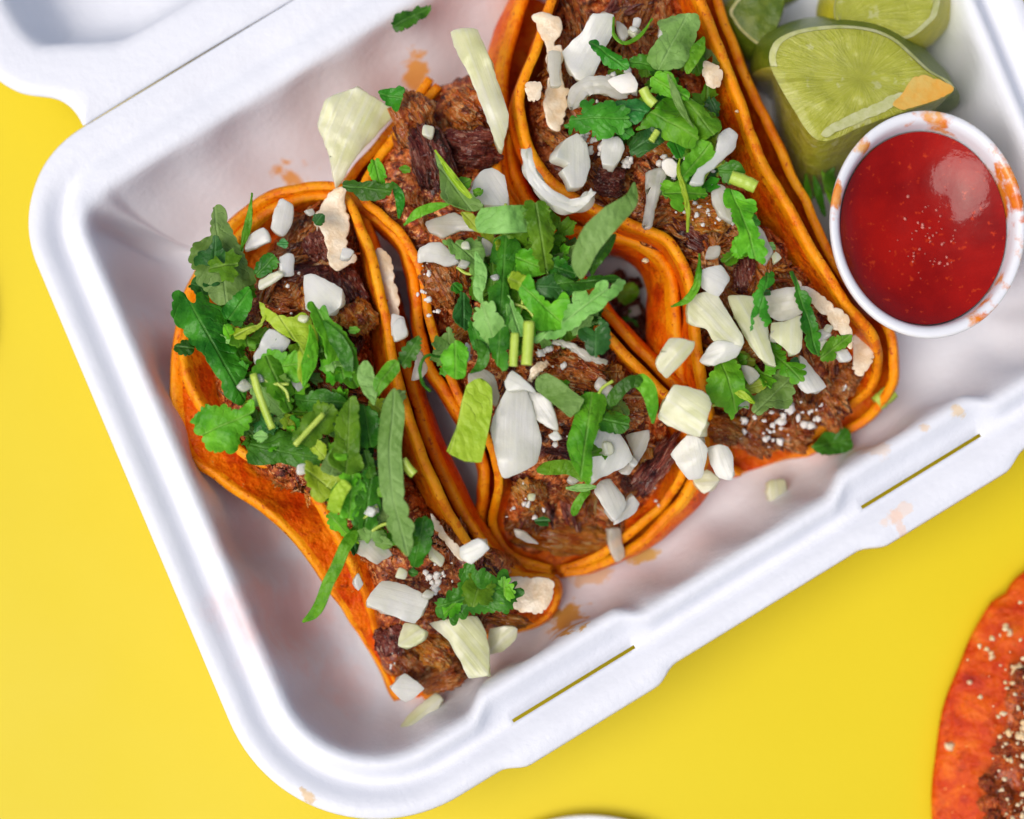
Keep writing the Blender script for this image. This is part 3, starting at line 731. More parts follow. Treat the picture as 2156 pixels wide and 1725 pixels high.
def stem(t, c, pts, wid, dz=0, mat='stem', parent=None, z=None, arch=0, label=None):
    _sd[0] += 1
    D = cp(c, pts); k = CROPS[c][2]; X = sum(p[0] for p in D)/len(D); Y = sum(p[1] for p in D)/len(D)
    z0 = zof(t, X, Y, dz+.006) if z is None else z
    Cc = crom([at(x, y, z0+arch*4*(i/(len(D)-1))*(1-i/(len(D)-1))) for i, (x, y) in enumerate(D)], 16); r = wid*k/2000
    V, F = [], []; m = 10
    for i, p in enumerate(Cc):
        t_ = (Cc[min(15, i+1)]-Cc[max(0, i-1)]).normalized(); sd_ = t_.cross(Vector((0, 0, 1))).normalized(); up = sd_.cross(t_)
        for q in range(m):
            a = 2*math.pi*q/m; rr = r*(1+.12*math.cos(3*a))*(1+.1*noise.noise(Vector((i*.4, _sd[0], 0))))
            V.append(p+sd_*math.cos(a)*rr+up*math.sin(a)*rr*.8)
    for i in range(15):
        for q in range(m): F.append((i*m+q, i*m+(q+1) % m, (i+1)*m+(q+1) % m, (i+1)*m+q))
    # hollow-looking cut ends: an inset ring pushed inwards
    for e, base_, dr in ((0, 0, 1), (15, 15*m, -1)):
        cc = Cc[e]+(Cc[e+dr]-Cc[e])*.25; b0 = len(V)
        for q in range(m): V.append(Cc[e].lerp(V[base_+q], .62))
        for q in range(m):
            f = (base_+q, base_+(q+1) % m, b0+(q+1) % m, b0+q); F.append(f if dr < 0 else f[::-1])
        V.append(cc)
        for q in range(m):
            f = (b0+q, b0+(q+1) % m, b0+m); F.append(f if dr < 0 else f[::-1])
    return mk('cilantro_stem', V, F, M[mat], parent or TT[t].o, label=label)
def cheese(t, c, pts, dz=0, z=None, label=None, thick=.007, tilt=(0, 0)):
    _sd[0] += 1; s = _sd[0]
    D = cp(c, pts); X = sum(p[0] for p in D)/len(D); Y = sum(p[1] for p in D)/len(D)
    if z is None: z = TT[t].hD(X, Y)+.02+dz
    out = scallop(D, 8, 23, s, 110)
    return sheet('melted_cheese', TT[t].o, out, z, 'cheese', thick, .010, tilt, 0, 0, .017, s, .003, label)

# chopped cilantro lying underneath the named pieces of each heap
for t, seeds, regs in ((1, 61, [(470, 640, 60, 110, 5), (620, 800, 110, 120, 16), (760, 960, 70, 120, 14), (560, 900, 70, 50, 5), (760, 1090, 50, 60, 5)]), (2, 62, [(1100, 600, 110, 130, 22), (1190, 640, 90, 70, 8), (950, 760, 30, 30, 2), (1240, 860, 90, 40, 4)]),
                       (3, 63, [(1400, 210, 110, 110, 12), (1440, 340, 60, 80, 6), (1570, 480, 20, 50, 2), (1580, 790, 60, 40, 4)])):
    rr = random.Random(seeds)
    for cx, cy, sx_, sy_, cnt in regs:
        for _ in range(int(cnt*1.9)):
            X, Y = cx+sx_*rr.uniform(-1, 1), cy+sy_*rr.uniform(-1, 1); a = rr.uniform(0, 6.3); lg, wd = rr.uniform(17, 42), rr.uniform(10, 24)
            pts = []
            for k in range(8):
                b_ = 6.283*k/8; u, v = lg*math.cos(b_)*rr.uniform(.75, 1.15), wd*math.sin(b_)*rr.uniform(.7, 1.2)
                pts.append((X+u*math.cos(a)-v*math.sin(a), Y+u*math.sin(a)+v*math.cos(a)))
            lob = rr.random() < .55
            if lob: pts = lobed(X, Y, rr.uniform(22, 40), a, rr)
            leaf(t, 'D', pts, rr.choice('mdmmpmby'), 0 if lob else 5, 12, rr.uniform(-.014, .016), fold=rr.uniform(-.5, .5), tilt=(rr.uniform(-.7, .7), rr.uniform(-.7, .7)), rough=.04)
# scraps that dropped into the dark gap beside the right taco
for k, (x, y) in enumerate(((1330, 640), (1355, 700), (1385, 735), (1325, 690), (1300, 625), (1310, 660), (1345, 665), (1300, 590), (1330, 600), (1370, 770), (1400, 790), (1355, 735))):
    o = inst('meat_chunk', CH[1+5*(k % 3)], at(x, y, .15), (k, .3, k*2), (.026, .02, .016), T3.o)
# ================================================================ toppings of the left taco
cheese(1, '4', [(1560, 205), (1525, 290), (1560, 450), (1540, 620), (1620, 760), (1560, 800), (1460, 830), (1400, 720), (1380, 560), (1310, 480), (1360, 320), (1480, 215)], .035, None, 'long pale strip of melted cheese')
cheese(1, '4', [(1760, 700), (1850, 690), (1900, 860), (1935, 1060), (1940, 1190), (1880, 1180), (1840, 1040), (1790, 860)], .0)
cheese(1, '8', [(1400, 760), (1560, 740), (1740, 760), (1770, 840), (1720, 950), (1640, 1010), (1500, 980), (1430, 880)], .0, .275, 'round pale cheese patch on the curled flap')
cheese(1, '8', [(840, 260), (900, 330), (960, 420), (1050, 510), (1090, 600), (1030, 580), (930, 450), (860, 340)], .02)
onion(1, '4', [(1040, 290), (1150, 340), (1140, 480), (1070, 580), (970, 520), (1000, 400)], 'o_w')
onion(1, '4', [(800, 560), (920, 510), (970, 620), (780, 680)], 'o_w')
onion(1, '4', [(1040, 740), (1150, 710), (1150, 870), (1060, 880)], 'o_w')
onion(1, '4', [(880, 910), (1030, 850), (1080, 880), (1010, 930), (880, 985)], 'o_y', .012)
onion(1, '4', [(1215, 865), (1310, 860), (1520, 990), (1500, 1130), (1380, 1190), (1230, 1120)], 'o_w', .026)
onion(1, '4', [(960, 1280), (1120, 1360), (1090, 1430), (900, 1560), (850, 1480)], 'o_w')
onion(1, '4', [(1930, 1190), (1990, 1200), (2010, 1330), (1920, 1370), (1890, 1260)], 'o_w', .018)
onion(1, '7', [(1000, 100), (1100, 80), (1090, 260), (1060, 290), (970, 180)], 'o_g', .015)
onion(1, '8', [(290, 560), (330, 400), (440, 410), (545, 560), (500, 600), (430, 640), (340, 590)], 'o_g')
onion(1, '8', [(470, 765), (640, 790), (820, 890), (800, 950), (720, 1090), (600, 1050), (360, 940), (375, 880)], 'o_w', .03, .01)
onion(1, '8', [(640, 1080), (740, 1095), (800, 1150), (790, 1210), (700, 1270), (585, 1260), (610, 1150)], 'o_y')
onion(1, '8', [(820, 1090), (1000, 1050), (1190, 1030), (1260, 1150), (1290, 1330), (1270, 1480), (1130, 1510), (1060, 1380), (960, 1210)], 'o_y', .022, .01, None, None, -3, (.1, .1), 'large pale green-white onion petal')
onion(1, '8', [(1290, 1130), (1400, 1110), (1500, 1130), (1480, 1220), (1390, 1300), (1290, 1320), (1270, 1220)], 'o_y', .018, -.03)
onion(1, '8', [(640, 1465), (790, 1580), (650, 1690), (545, 1580)], 'o_w', .045, .01, label='square white onion cube at the lower tip')
onion(1, '8', [(290, 700), (330, 790), (290, 850), (260, 760)], 'o_w', .015)
onion(1, '8', [(1060, 510), (1200, 440), (1285, 520), (1150, 640), (1065, 590)], 'o_w', .03, .06)
onion(1, '8', [(830, 490), (950, 590), (930, 650), (830, 600)], 'o_y', .014)
leaf(1, '4', [(540, 340), (600, 350), (640, 440), (680, 560), (745, 650), (760, 720), (835, 850), (800, 960), (650, 1090), (560, 1080), (500, 1020), (440, 930), (400, 830), (370, 740), (380, 650), (450, 620), (520, 540)], 'p', 5, 18, .01, tilt=(.05, -.1))
leaf(1, '4', [(420, 720), (500, 690), (560, 590), (620, 680), (670, 800), (600, 900), (520, 950), (460, 930), (470, 860), (400, 780)], 'b', 4, 16, .03)
ribbon(1, '4', [(832, 250), (815, 400), (790, 540), (745, 690)], [20, 50, 60, 30], 'm', .03, taper=(.5, .3))
leaf(1, '4', [(850, 800), (960, 700), (1035, 780), (980, 840), (880, 890)], 'd', 4, 14, .01)
leaf(1, '4', [(640, 1100), (800, 960), (830, 1080), (780, 1200), (680, 1220), (620, 1180)], 'd', 2, 16, -.01)
leaf(1, '4', [(240, 980), (300, 1010), (370, 1070), (420, 985), (500, 1050), (600, 1130), (640, 1230), (700, 1380), (700, 1450), (780, 1640), (755, 1860), (655, 1800), (560, 1620), (430, 1440), (330, 1330), (260, 1240), (215, 1130)], 'd', 5, 22, .01, fold=-.25, label='largest dark green leaf, hanging over the flap')
leaf(1, '4', [(250, 1435), (320, 1360), (390, 1400), (380, 1470), (310, 1480)], 'd', 4, 12, -.01)
leaf(1, '4', [(650, 1250), (760, 1280), (880, 1240), (930, 1180), (900, 1260), (800, 1330), (730, 1400), (690, 1390)], 'y', 2, 14, .005)
leaf(1, '4', [(880, 1070), (960, 1140), (1100, 1190), (1220, 1160), (1290, 1240), (1330, 1350), (1310, 1500), (1250, 1640), (1210, 1700), (1185, 1520), (1205, 1400), (1080, 1330), (920, 1190)], 'y', 3, 20, .02)
leaf(1, '4', [(880, 1560), (940, 1470), (1060, 1450), (1110, 1500), (1170, 1440), (1230, 1500), (1200, 1640), (1110, 1700), (980, 1690), (900, 1640)], 'm', 7, 16, .02)
leaf(1, '7', [(720, 60), (800, 20), (960, 10), (1000, 100), (980, 200), (1000, 300), (960, 420), (880, 330), (820, 250), (745, 200)], 'm', 7, 18, .03)
leaf(1, '7', [(690, 150), (790, 180), (900, 300), (980, 420), (900, 440), (790, 400), (700, 340)], 'p', 5, 16, .01)
leaf(1, '4', [(1300, 1080), (1340, 1140), (1380, 1110), (1430, 1200), (1520, 1300), (1600, 1420), (1645, 1600), (1615, 1710), (1530, 1690), (1430, 1600), (1400, 1430), (1340, 1300), (1260, 1110)], 'm', 3, 20, .03, fold=.5)
ribbon(1, '4', [(1370, 1220), (1450, 1330), (1540, 1480), (1580, 1680)], [60, 110, 110, 60], 'd', .045, curl=-6)
ribbon(1, '4', [(1270, 1250), (1290, 1400), (1260, 1560), (1220, 1720)], [50, 100, 110, 60], 'm', .035, roll=.5)
stem(1, '7', [(710, 140), (740, 250), (800, 420), (855, 555)], 55, .04)
leaf(1, '7', [(1040, 300), (1130, 280), (1260, 260), (1400, 330), (1380, 420), (1240, 400), (1110, 420), (1050, 380)], 'd', 4, 16, .01)
leaf(1, '7', [(240, 490), (330, 410), (480, 380), (550, 430), (690, 350), (700, 460), (640, 560), (605, 640), (540, 740), (450, 730), (370, 690), (290, 590)], 'm', 7, 18, .02)
leaf(1, '7', [(680, 690), (740, 570), (900, 560), (1020, 600), (1100, 680), (1210, 760), (1190, 860), (1100, 850), (900, 810), (670, 820)], 'd', 3, 22, .02, fold=-.3)
leaf(1, '7', [(1020, 640), (1060, 540), (1130, 430), (1200, 370), (1320, 390), (1330, 480), (1290, 570), (1200, 640), (1120, 690)], 'm', 6, 15, .04, label=None)
stem(1, '7', [(1020, 680), (1120, 570), (1240, 440)], 40, .055)
leaf(1, '7', [(1110, 630), (1200, 640), (1260, 700), (1230, 790), (1150, 730)], 'y', 3, 13, .03)
leaf(1, '7', [(1480, 320), (1510, 480), (1510, 700), (1535, 850), (1440, 900), (1380, 880), (1290, 790), (1330, 640), (1340, 500), (1400, 380)], 'm', 3, 24, .05, fold=.35)
leaf(1, '7', [(1220, 860), (1280, 730), (1360, 690), (1390, 870), (1330, 910)], 'p', 2, 16, .045)
ribbon(1, '7', [(1560, 40), (1560, 160), (1600, 280), (1625, 375)], [90, 125, 110, 60], 'p', .05, taper=(.15, .3))
ribbon(1, '7', [(1800, 40), (1740, 120), (1670, 210), (1640, 310)], [110, 120, 110, 70], 'm', .05, taper=(.15, .3))
leaf(1, '7', [(1800, 30), (1850, -60), (1960, -150), (1970, -60), (1920, 40), (1860, 90)], 'd', 6, 14, .04)
leaf(1, '7', [(1490, 420), (1600, 400), (1660, 520), (1640, 660), (1560, 700), (1500, 600)], 'd', 5, 16, .01)
leaf(1, '7', [(1120, 820), (1250, 880), (1380, 940), (1400, 1020), (1280, 1080), (1230, 1120), (1150, 1050)], 'y', 4, 16, .03)
leaf(1, '7', [(1370, 900), (1500, 900), (1545, 1000), (1500, 1150), (1430, 1240), (1360, 1180), (1380, 1050)], 'm', 6, 16, .035)
leaf(1, '7', [(1530, 1000), (1590, 860), (1640, 920), (1660, 1050), (1640, 1250), (1560, 1310), (1470, 1250), (1490, 1120)], 'd', 6, 16, .03)
leaf(1, '7', [(1540, 720), (1600, 760), (1640, 900), (1580, 930), (1520, 840)], 'd', 4, 14, .025)
ribbon(1, '7', [(1420, 960), (1350, 1060), (1310, 1190)], [95, 105, 100], 'y', .055, taper=(.05, .05), label='short lime-yellow stem slice')
ribbon(1, '7', [(1775, 250), (1765, 450), (1740, 680), (1750, 900), (1770, 1080), (1830, 1320), (1880, 1520)], [120, 175, 170, 175, 175, 200, 150], 'p', .06, .35, curl=-1.2, taper=(.1, .14), tip=1, label='long straight pale green leaf strip', n=60)
leaf(1, '7', [(1800, 1260), (1860, 1230), (1920, 1330), (1930, 1420), (1880, 1500), (1820, 1420)], 'm', 7, 14, .066)
leaf(1, '7', [(1890, 1300), (2000, 1230), (2070, 1300), (2045, 1450), (1960, 1590), (1880, 1540)], 'd', 4, 18, .03, bend=-6)
ribbon(1, 'D', [(752, 1118), (727, 1151), (709, 1193), (690, 1230), (668, 1283), (638, 1310)], [28, 24, 24, 24, 22, 14], 'm', .03, zs=[0, .01, .01, 0, -.03, -.06], taper=(.1, .15), label='narrow leaf strip hanging over the tortilla edge')
stem(1, '7', [(1840, 790), (1890, 860), (1930, 900)], 70, .03)
leaf(1, '8', [(890, 940), (960, 870), (1040, 840), (1060, 740), (1120, 660), (1200, 680), (1260, 720), (1330, 710), (1400, 690), (1420, 760), (1490, 830), (1480, 930), (1360, 1000), (1230, 980), (1120, 1030), (980, 1060), (900, 1010)], 'd', 12, 17, .03, rough=.03, label='curly green leaf near the lower end')
leaf(1, '8', [(1090, 860), (1140, 720), (1240, 740), (1310, 820), (1270, 920), (1160, 950)], 'm', 9, 13, .045, rough=.03)
leaf(1, '8', [(1330, 820), (1400, 740), (1470, 840), (1440, 920), (1350, 920)], 'm', 9, 12, .045, rough=.03)
leaf(1, '8', [(930, 950), (1010, 880), (1080, 930), (1040, 1010), (950, 1010)], 'm', 8, 12, .045, rough=.03)
ribbon(1, '5', [(370, 1360), (270, 1350), (220, 1440), (240, 1560), (300, 1620)], [24, 22, 22, 22, 18], 'd', .03)

# ================================================================ toppings of the middle taco
onion(2, '5', [(260, 320), (480, 260), (620, 340), (640, 410), (520, 400), (400, 450), (280, 400)], 'o_g', .014)
onion(2, '5', [(210, 530), (370, 480), (520, 620), (430, 670), (320, 640), (200, 640)], 'o_w', .02)
onion(2, '2', [(880, 1080), (950, 1050), (1030, 1100), (1055, 1290), (870, 1290), (810, 1220)], 'o_w', .035)
onion(2, '5', [(690, 450), (770, 500), (760, 580), (690, 570)], 'o_g', .014)
onion(2, 'D', [(688, 212), (752, 188), (830, 232), (808, 262), (748, 330), (706, 392), (690, 322), (668, 262)], 'o_y', .02, .02, label='broad pale onion petal leaning on the back wall', bend=-2, tilt=(.15, .2), z=.36)
onion(2, '2', [(690, 200), (780, 175), (860, 190), (930, 350), (1055, 720), (1015, 950), (975, 900), (820, 500), (730, 330)], 'o_y', .022, .07, label='long pale onion strip standing over the back end', bend=-4, tilt=(0, .1))
onion(2, '5', [(0, 1030), (100, 1060), (120, 1180), (50, 1230), (0, 1190)], 'o_w', .018, -.02)
onion(2, '5', [(170, 1260), (230, 1330), (280, 1440), (240, 1520), (150, 1540), (180, 1400)], 'o_g', .016, -.03)
onion(2, '5', [(560, 1250), (600, 1280), (600, 1380), (560, 1400)], 'o_w', .015)
onion(2, '9', [(180, 270), (300, 235), (380, 290), (420, 440), (390, 520), (300, 430), (190, 420)], 'o_g', .02, -.01)
onion(2, '9', [(620, 395), (700, 410), (800, 470), (870, 700), (780, 680), (660, 580)], 'o_w', .016, .02)
onion(2, '9', [(480, 385), (620, 390), (740, 760), (700, 950), (560, 1030), (432, 1055), (348, 700), (370, 600)], 'o_w', .03, .03, label='largest white onion piece, leaning at the open lower end', bend=-4, tilt=(.1, .1))
onion(2, '9', [(455, 330), (510, 245), (625, 330), (700, 420), (600, 400), (470, 400)], 'o_w', .016, .045)
onion(2, '9', [(1370, 740), (1560, 700), (1530, 850), (1400, 1040), (1320, 1010), (1430, 900)], 'o_g', .015, .0)
onion(2, '9', [(1180, 690), (1330, 720), (1430, 910), (1310, 1010), (1110, 1080), (1120, 830)], 'o_w', .03, .03)
onion(2, '9', [(1180, 1085), (1260, 1070), (1390, 1250), (1290, 1390), (1130, 1170)], 'o_w', .022, .04)
onion(2, '9', [(1370, 1240), (1430, 1200), (1485, 1260), (1440, 1340), (1285, 1425), (1320, 1310)], 'o_w', .022, .06)
onion(2, '9', [(1180, 295), (1290, 390), (1240, 470), (1130, 380)], 'o_g', .016, .02)
onion(2, '9', [(1600, 200), (1700, 0), (1900, 30), (1880, 110), (1690, 305)], 'o_y', .026, .06)
onion(2, '9', [(1740, 360), (1960, 400), (2025, 500), (1930, 750), (1700, 660), (1620, 590)], 'o_y', .04, .07, label='chunky cream onion cube touching the right taco', bend=-3, tilt=(.05, .1))
onion(2, '9', [(1720, 880), (1830, 750), (1920, 760), (1995, 850), (1950, 1060), (1855, 1075), (1790, 1000)], 'o_w', .03, .03)
onion(2, '9', [(1990, 840), (2070, 810), (2150, 830), (2190, 900), (2180, 1080), (2080, 1060), (2020, 960)], 'o_w', .028, .03)
onion(2, '9', [(1880, 1070), (1990, 1000), (2085, 1080), (1970, 1185)], 'o_y', .022, .0)
onion(2, '9', [(1250, 1450), (1340, 1440), (1350, 1530), (1370, 1660), (1300, 1690), (1250, 1610)], 'o_g', .018, .02)
onion(2, '9', [(520, 1450), (600, 1470), (720, 1560), (640, 1560), (540, 1510)], 'o_g', .01, .03)
chunk(T2, '9', 690, 1170, 80, 95, 60, 'meat_fat', .035, .018, None, 7)
ribbon(2, '9', [(650, 330), (690, 250), (780, 190)], [50, 60, 60], 'cheese', .03, name='melted_cheese', thick=.012)
ribbon(2, '9', [(820, 30), (950, 60), (1080, 140), (1230, 190)], [40, 50, 50, 50], 'o_g', .035, name='onion_piece', thick=.01)
leaf(2, '2', [(0, 1140), (120, 1145), (240, 1170), (350, 1190), (280, 1240), (170, 1270), (60, 1210)], 'd', 4, 15, .03)
leaf(2, '2', [(180, 1060), (230, 1010), (280, 1090), (250, 1160), (190, 1130)], 'm', 4, 12, .04)
ribbon(2, '2', [(320, 1150), (370, 1250), (365, 1380)], [60, 60, 40], 'd', .015)
leaf(2, '2', [(240, 590), (390, 565), (370, 670), (330, 690)], 'd', 4, 14, .04)
leaf(2, '2', [(590, 945), (640, 1030), (760, 1180), (895, 1310), (830, 1340), (720, 1310), (640, 1250), (625, 1120)], 'p', 2, 18, .05, fold=.4)
ribbon(2, '2', [(590, 950), (700, 1110), (800, 1230), (900, 1310)], [20, 40, 40, 20], 'y', .06)
ribbon(2, '2', [(395, 1425), (480, 1350), (580, 1310), (680, 1290)], [30, 60, 60, 50], 'm', .045)
leaf(2, '5', [(540, 260), (620, 280), (680, 370), (690, 420), (600, 380), (550, 320)], 'y', 2, 16, .045)
leaf(2, '5', [(400, 500), (540, 480), (680, 470), (700, 590), (650, 740), (570, 660), (480, 580)], 'p', 5, 18, .03)
leaf(2, '5', [(470, 1060), (500, 950), (550, 870), (610, 980), (600, 1060), (570, 1150)], 'b', 4, 16, .03)
leaf(2, '5', [(780, 450), (960, 440), (970, 700), (900, 800), (890, 1000), (890, 1250), (860, 1460), (790, 1400), (740, 1200), (740, 900), (760, 600)], 'd', 4, 22, .045, fold=-.3)
leaf(2, '5', [(960, 560), (1120, 550), (1200, 700), (1090, 745), (970, 730)], 'm', 4, 18, .05)
ribbon(2, '5', [(640, 320), (760, 325), (900, 315), (1050, 310)], [170, 200, 210, 200], 'p', .065, curl=-.5, taper=(.08, .05), arch=.02, label='wide streaked light green leaf band')
leaf(2, '5', [(1020, 220), (1090, 185), (1160, 195), (1200, 300), (1240, 420), (1215, 500), (1200, 690), (1140, 680), (1060, 470)], 'm', 7, 13, .07, label='toothed green leaf edge')
ribbon(2, '5', [(640, 560), (680, 720), (660, 870), (700, 960)], [70, 90, 90, 60], 'p', .05)
leaf(2, '5', [(640, 1000), (760, 970), (830, 1080), (880, 1200), (850, 1280), (730, 1310), (680, 1220), (640, 1100)], 'p', 6, 16, .055)
leaf(2, '5', [(880, 900), (930, 960), (1000, 1080), (1010, 1180), (960, 1190), (890, 1120)], 'p', 2, 18, .05)
leaf(2, '5', [(900, 740), (1040, 760), (1090, 850), (1200, 960), (1300, 880), (1345, 960), (1290, 1140), (1130, 1150), (1060, 1020), (960, 880)], 'm', 4, 20, .06, fold=.3)
leaf(2, '5', [(900, 760), (950, 730), (1080, 780), (1090, 850), (1000, 850), (910, 830)], 'y', 3, 14, .075)
leaf(2, '5', [(1100, 790), (1230, 740), (1330, 780), (1400, 800), (1370, 880), (1240, 900), (1130, 880)], 'b', 4, 18, .07, rough=.03)
leaf(2, '5', [(1230, 740), (1400, 790), (1560, 740), (1690, 735), (1745, 775), (1640, 790), (1480, 850), (1330, 860)], 'd', 3, 22, .065, fold=.5)
leaf(2, '5', [(1000, 1245), (1090, 1190), (1280, 1140), (1340, 960), (1395, 945), (1380, 865), (1460, 830), (1500, 900), (1560, 800), (1640, 800), (1650, 850), (1740, 770), (1775, 790), (1640, 960), (1450, 1080), (1280, 1190), (1090, 1235)], 'p', 4, 18, .085, label='long pale lobed leaf pointing right', tilt=(.05, -.12))
ribbon(2, '5', [(1840, 40), (1815, 170), (1660, 310), (1530, 450), (1450, 610), (1435, 765)], [70, 110, 170, 190, 160, 110], 'p', .09, arch=.05, curl=-2, taper=(.2, .12), label='curved pale leaf ribbon bridging to the right taco', n=60)
ribbon(2, '5', [(1700, 430), (1590, 560), (1540, 640), (1520, 740)], [90, 110, 110, 60], 'd', .06, arch=.03)
leaf(2, '5', [(1430, 1180), (1500, 1120), (1540, 1210), (1565, 1090), (1640, 1130), (1645, 1260), (1570, 1350), (1490, 1310)], 'b', 6, 16, .06)
stem(2, '5', [(942, 1180), (935, 1300), (928, 1430)], 62, .075)
stem(2, '5', [(1050, 1090), (1042, 1250), (1030, 1420)], 80, .075)
leaf(2, '5', [(370, 1350), (430, 1290), (490, 1240), (560, 1270), (575, 1350), (560, 1500), (480, 1530), (410, 1450)], 'm', 4, 18, .03, bend=6)
ribbon(2, '5', [(640, 1230), (700, 1330), (680, 1420), (600, 1480)], [90, 90, 80, 50], 'd', .035)
leaf(2, '5', [(600, 1100), (700, 1150), (730, 1280), (640, 1300), (590, 1200)], 'd', 4, 16, .035)
leaf(2, '5', [(1150, 690), (1240, 600), (1330, 640), (1400, 700), (1390, 760), (1240, 740)], 'd', 5, 16, .04)
ribbon(2, '9', [(270, 310), (250, 480), (210, 700), (140, 930)], [170, 230, 235, 270], 'y', .06, curl=-1, taper=(.1, .04), label='broad yellow-green leaf strip over the gap')
ribbon(2, '9', [(700, 310), (820, 390), (920, 470), (1020, 550)], [140, 165, 165, 170], 'p', .05, curl=-1, taper=(.1, .05))
leaf(2, '9', [(1180, 570), (1290, 560), (1400, 610), (1370, 715), (1270, 720), (1180, 680)], 'd', 5, 18, .045)
leaf(2, '9', [(1030, 440), (1130, 410), (1225, 440), (1205, 600), (1130, 800), (1110, 1060), (1065, 1100), (945, 900), (940, 750), (1000, 560)], 'm', 2, 24, .06, fold=-.3, label='flat bright green blade in the middle of the lower end')
ribbon(2, '9', [(700, 1010), (830, 985), (960, 990), (1050, 1090)], [80, 110, 105, 60], 'm', .045, taper=(.15, .2))
ribbon(2, '9', [(920, 1140), (1020, 1140), (1150, 1130)], [40, 60, 50], 'p', .07)
ribbon(2, '9', [(1100, 1150), (1040, 1210), (1000, 1280), (975, 1350)], [50, 60, 70, 50], 'm', .07, taper=(.1, .1))
ribbon(2, '9', [(1250, 520), (1300, 430), (1400, 340), (1500, 330)], [80, 100, 90, 90], 'd', .055, taper=(.1, .1))
ribbon(2, '9', [(1440, 300), (1530, 370), (1570, 480), (1580, 650)], [120, 120, 90, 60], 'm', .06, taper=(.1, .3))

# ================================================================ toppings of the right taco
cheese(3, 'A', [(260, 45), (450, 40), (480, 150), (430, 250), (480, 300), (490, 560), (540, 600), (500, 760), (480, 900), (400, 880), (350, 740), (380, 600), (370, 270)], .04, None, 'stringy melted cheese along the left edge')
cheese(3, 'A', [(1570, 390), (1680, 440), (1690, 560), (1620, 580), (1560, 500)], .05)
cheese(3, 'A', [(215, 560), (310, 550), (320, 660), (240, 680)], .07)
cheese(3, '6', [(1190, 230), (1280, 300), (1480, 440), (1590, 560), (1600, 760), (1520, 640), (1400, 500), (1260, 360)], .045, None, 'smear of melted cheese inside the right flap')
cheese(3, '6', [(1640, 650), (1790, 650), (1770, 800), (1700, 940), (1630, 930), (1620, 780)], .02)
onion(3, 'A', [(490, 300), (640, 160), (720, 40), (880, 45), (870, 180), (800, 310), (770, 400), (700, 530), (590, 510)], 'o_w', .03, .03, label='big bright white onion piece near the top', bend=-4, tilt=(.1, .1))
onion(3, 'A', [(380, 300), (480, 300), (470, 500), (490, 570), (400, 580)], 'o_g', .014, .05)
ribbon(3, 'A', [(560, 740), (640, 600), (800, 570), (980, 650)], [110, 130, 130, 110], 'o_g', .045, name='onion_piece', thick=.018, taper=(.1, .1))
onion(3, 'A', [(830, 530), (930, 490), (1010, 460), (1060, 560), (1050, 620), (930, 630)], 'crumb', .03, .04, name='cheese_piece')
ribbon(3, 'A', [(215, 1060), (240, 1200), (340, 1360), (500, 1480), (640, 1460), (720, 1370)], [70, 90, 95, 100, 100, 80], 'o_w', .085, name='onion_piece', thick=.022, taper=(.15, .1), label='curved white onion ring segment hugging the tortilla edge', n=50, curl=-3)
onion(3, 'A', [(520, 970), (600, 920), (680, 1000), (705, 1180), (650, 1330), (560, 1350), (490, 1220), (540, 1160), (440, 1120)], 'o_w', .026, .03)
onion(3, 'A', [(790, 960), (910, 950), (970, 1040), (890, 1170), (790, 1160)], 'o_w', .03, .02)
onion(3, 'A', [(1120, 1230), (1230, 1190), (1280, 1260), (1200, 1460), (1170, 1640), (1090, 1640), (1120, 1450)], 'o_g', .016, .02)
onion(3, 'A', [(1240, 1150), (1320, 1130), (1370, 1180), (1350, 1270), (1250, 1230)], 'crumb', .02, .02, name='cheese_piece')
onion(3, 'A', [(1680, 930), (1760, 870), (1830, 930), (1800, 1050), (1700, 1130), (1640, 1200), (1570, 1240), (1560, 1320), (1450, 1310), (1520, 1200), (1640, 1100)], 'o_w', .018, .05)
onion(3, 'A', [(1620, 1310), (1720, 1330), (1780, 1520), (1780, 1600), (1690, 1560), (1620, 1440)], 'o_g', .018, .025)
onion(3, '3', [(470, 1420), (510, 1460), (570, 1590), (510, 1670), (450, 1540)], 'o_g', .02, .02)
onion(3, 'A', [(900, 60), (960, 100), (1000, 170), (950, 230), (900, 150)], 'o_g', .018, .01)
onion(3, 'A', [(1030, 50), (1090, 60), (1070, 140), (1020, 120)], 'o_w', .018, .01)
onion(3, '6', [(450, 170), (610, 130), (685, 220), (600, 360), (470, 300)], 'o_w', .026, .03)
onion(3, '6', [(380, 360), (560, 320), (640, 430), (780, 680), (770, 740), (560, 700), (510, 610), (370, 560)], 'o_y', .024, .04, bend=-4, tilt=(.1, .1))
onion(3, '6', [(450, 850), (560, 700), (770, 730), (730, 830), (560, 890)], 'o_w', .022, .05)
onion(3, '6', [(660, 360), (850, 350), (960, 420), (980, 680), (1000, 760), (1030, 900), (900, 830), (770, 640)], 'o_y', .02, .02)
onion(3, '6', [(940, 330), (1240, 290), (1230, 490), (1080, 550), (990, 510)], 'o_g', .03, .02)
onion(3, '6', [(1000, 555), (1090, 550), (1225, 500), (1220, 760), (1150, 810), (1000, 670)], 'o_y', .03, .03)
onion(3, '6', [(1210, 810), (1300, 890), (1420, 1040), (1270, 1100), (1190, 1020)], 'o_w', .026, .03)
onion(3, '6', [(760, 880), (860, 900), (910, 960), (820, 1030)], 'o_g', .018, .03)
onion(3, '6', [(1490, 770), (1570, 750), (1610, 830), (1530, 860)], 'o_w', .018, .05)
onion(3, '6', [(740, 1140), (830, 1140), (830, 1220), (750, 1190)], 'o_g', .016, .03)
leaf(3, 'A', [(1250, 180), (1240, 40), (1520, 40), (1500, 180), (1420, 400), (1320, 470), (1180, 440), (1140, 320)], 'p', 3, 24, .07, bend=-2.5, label='broad pale green leaf at the top edge')
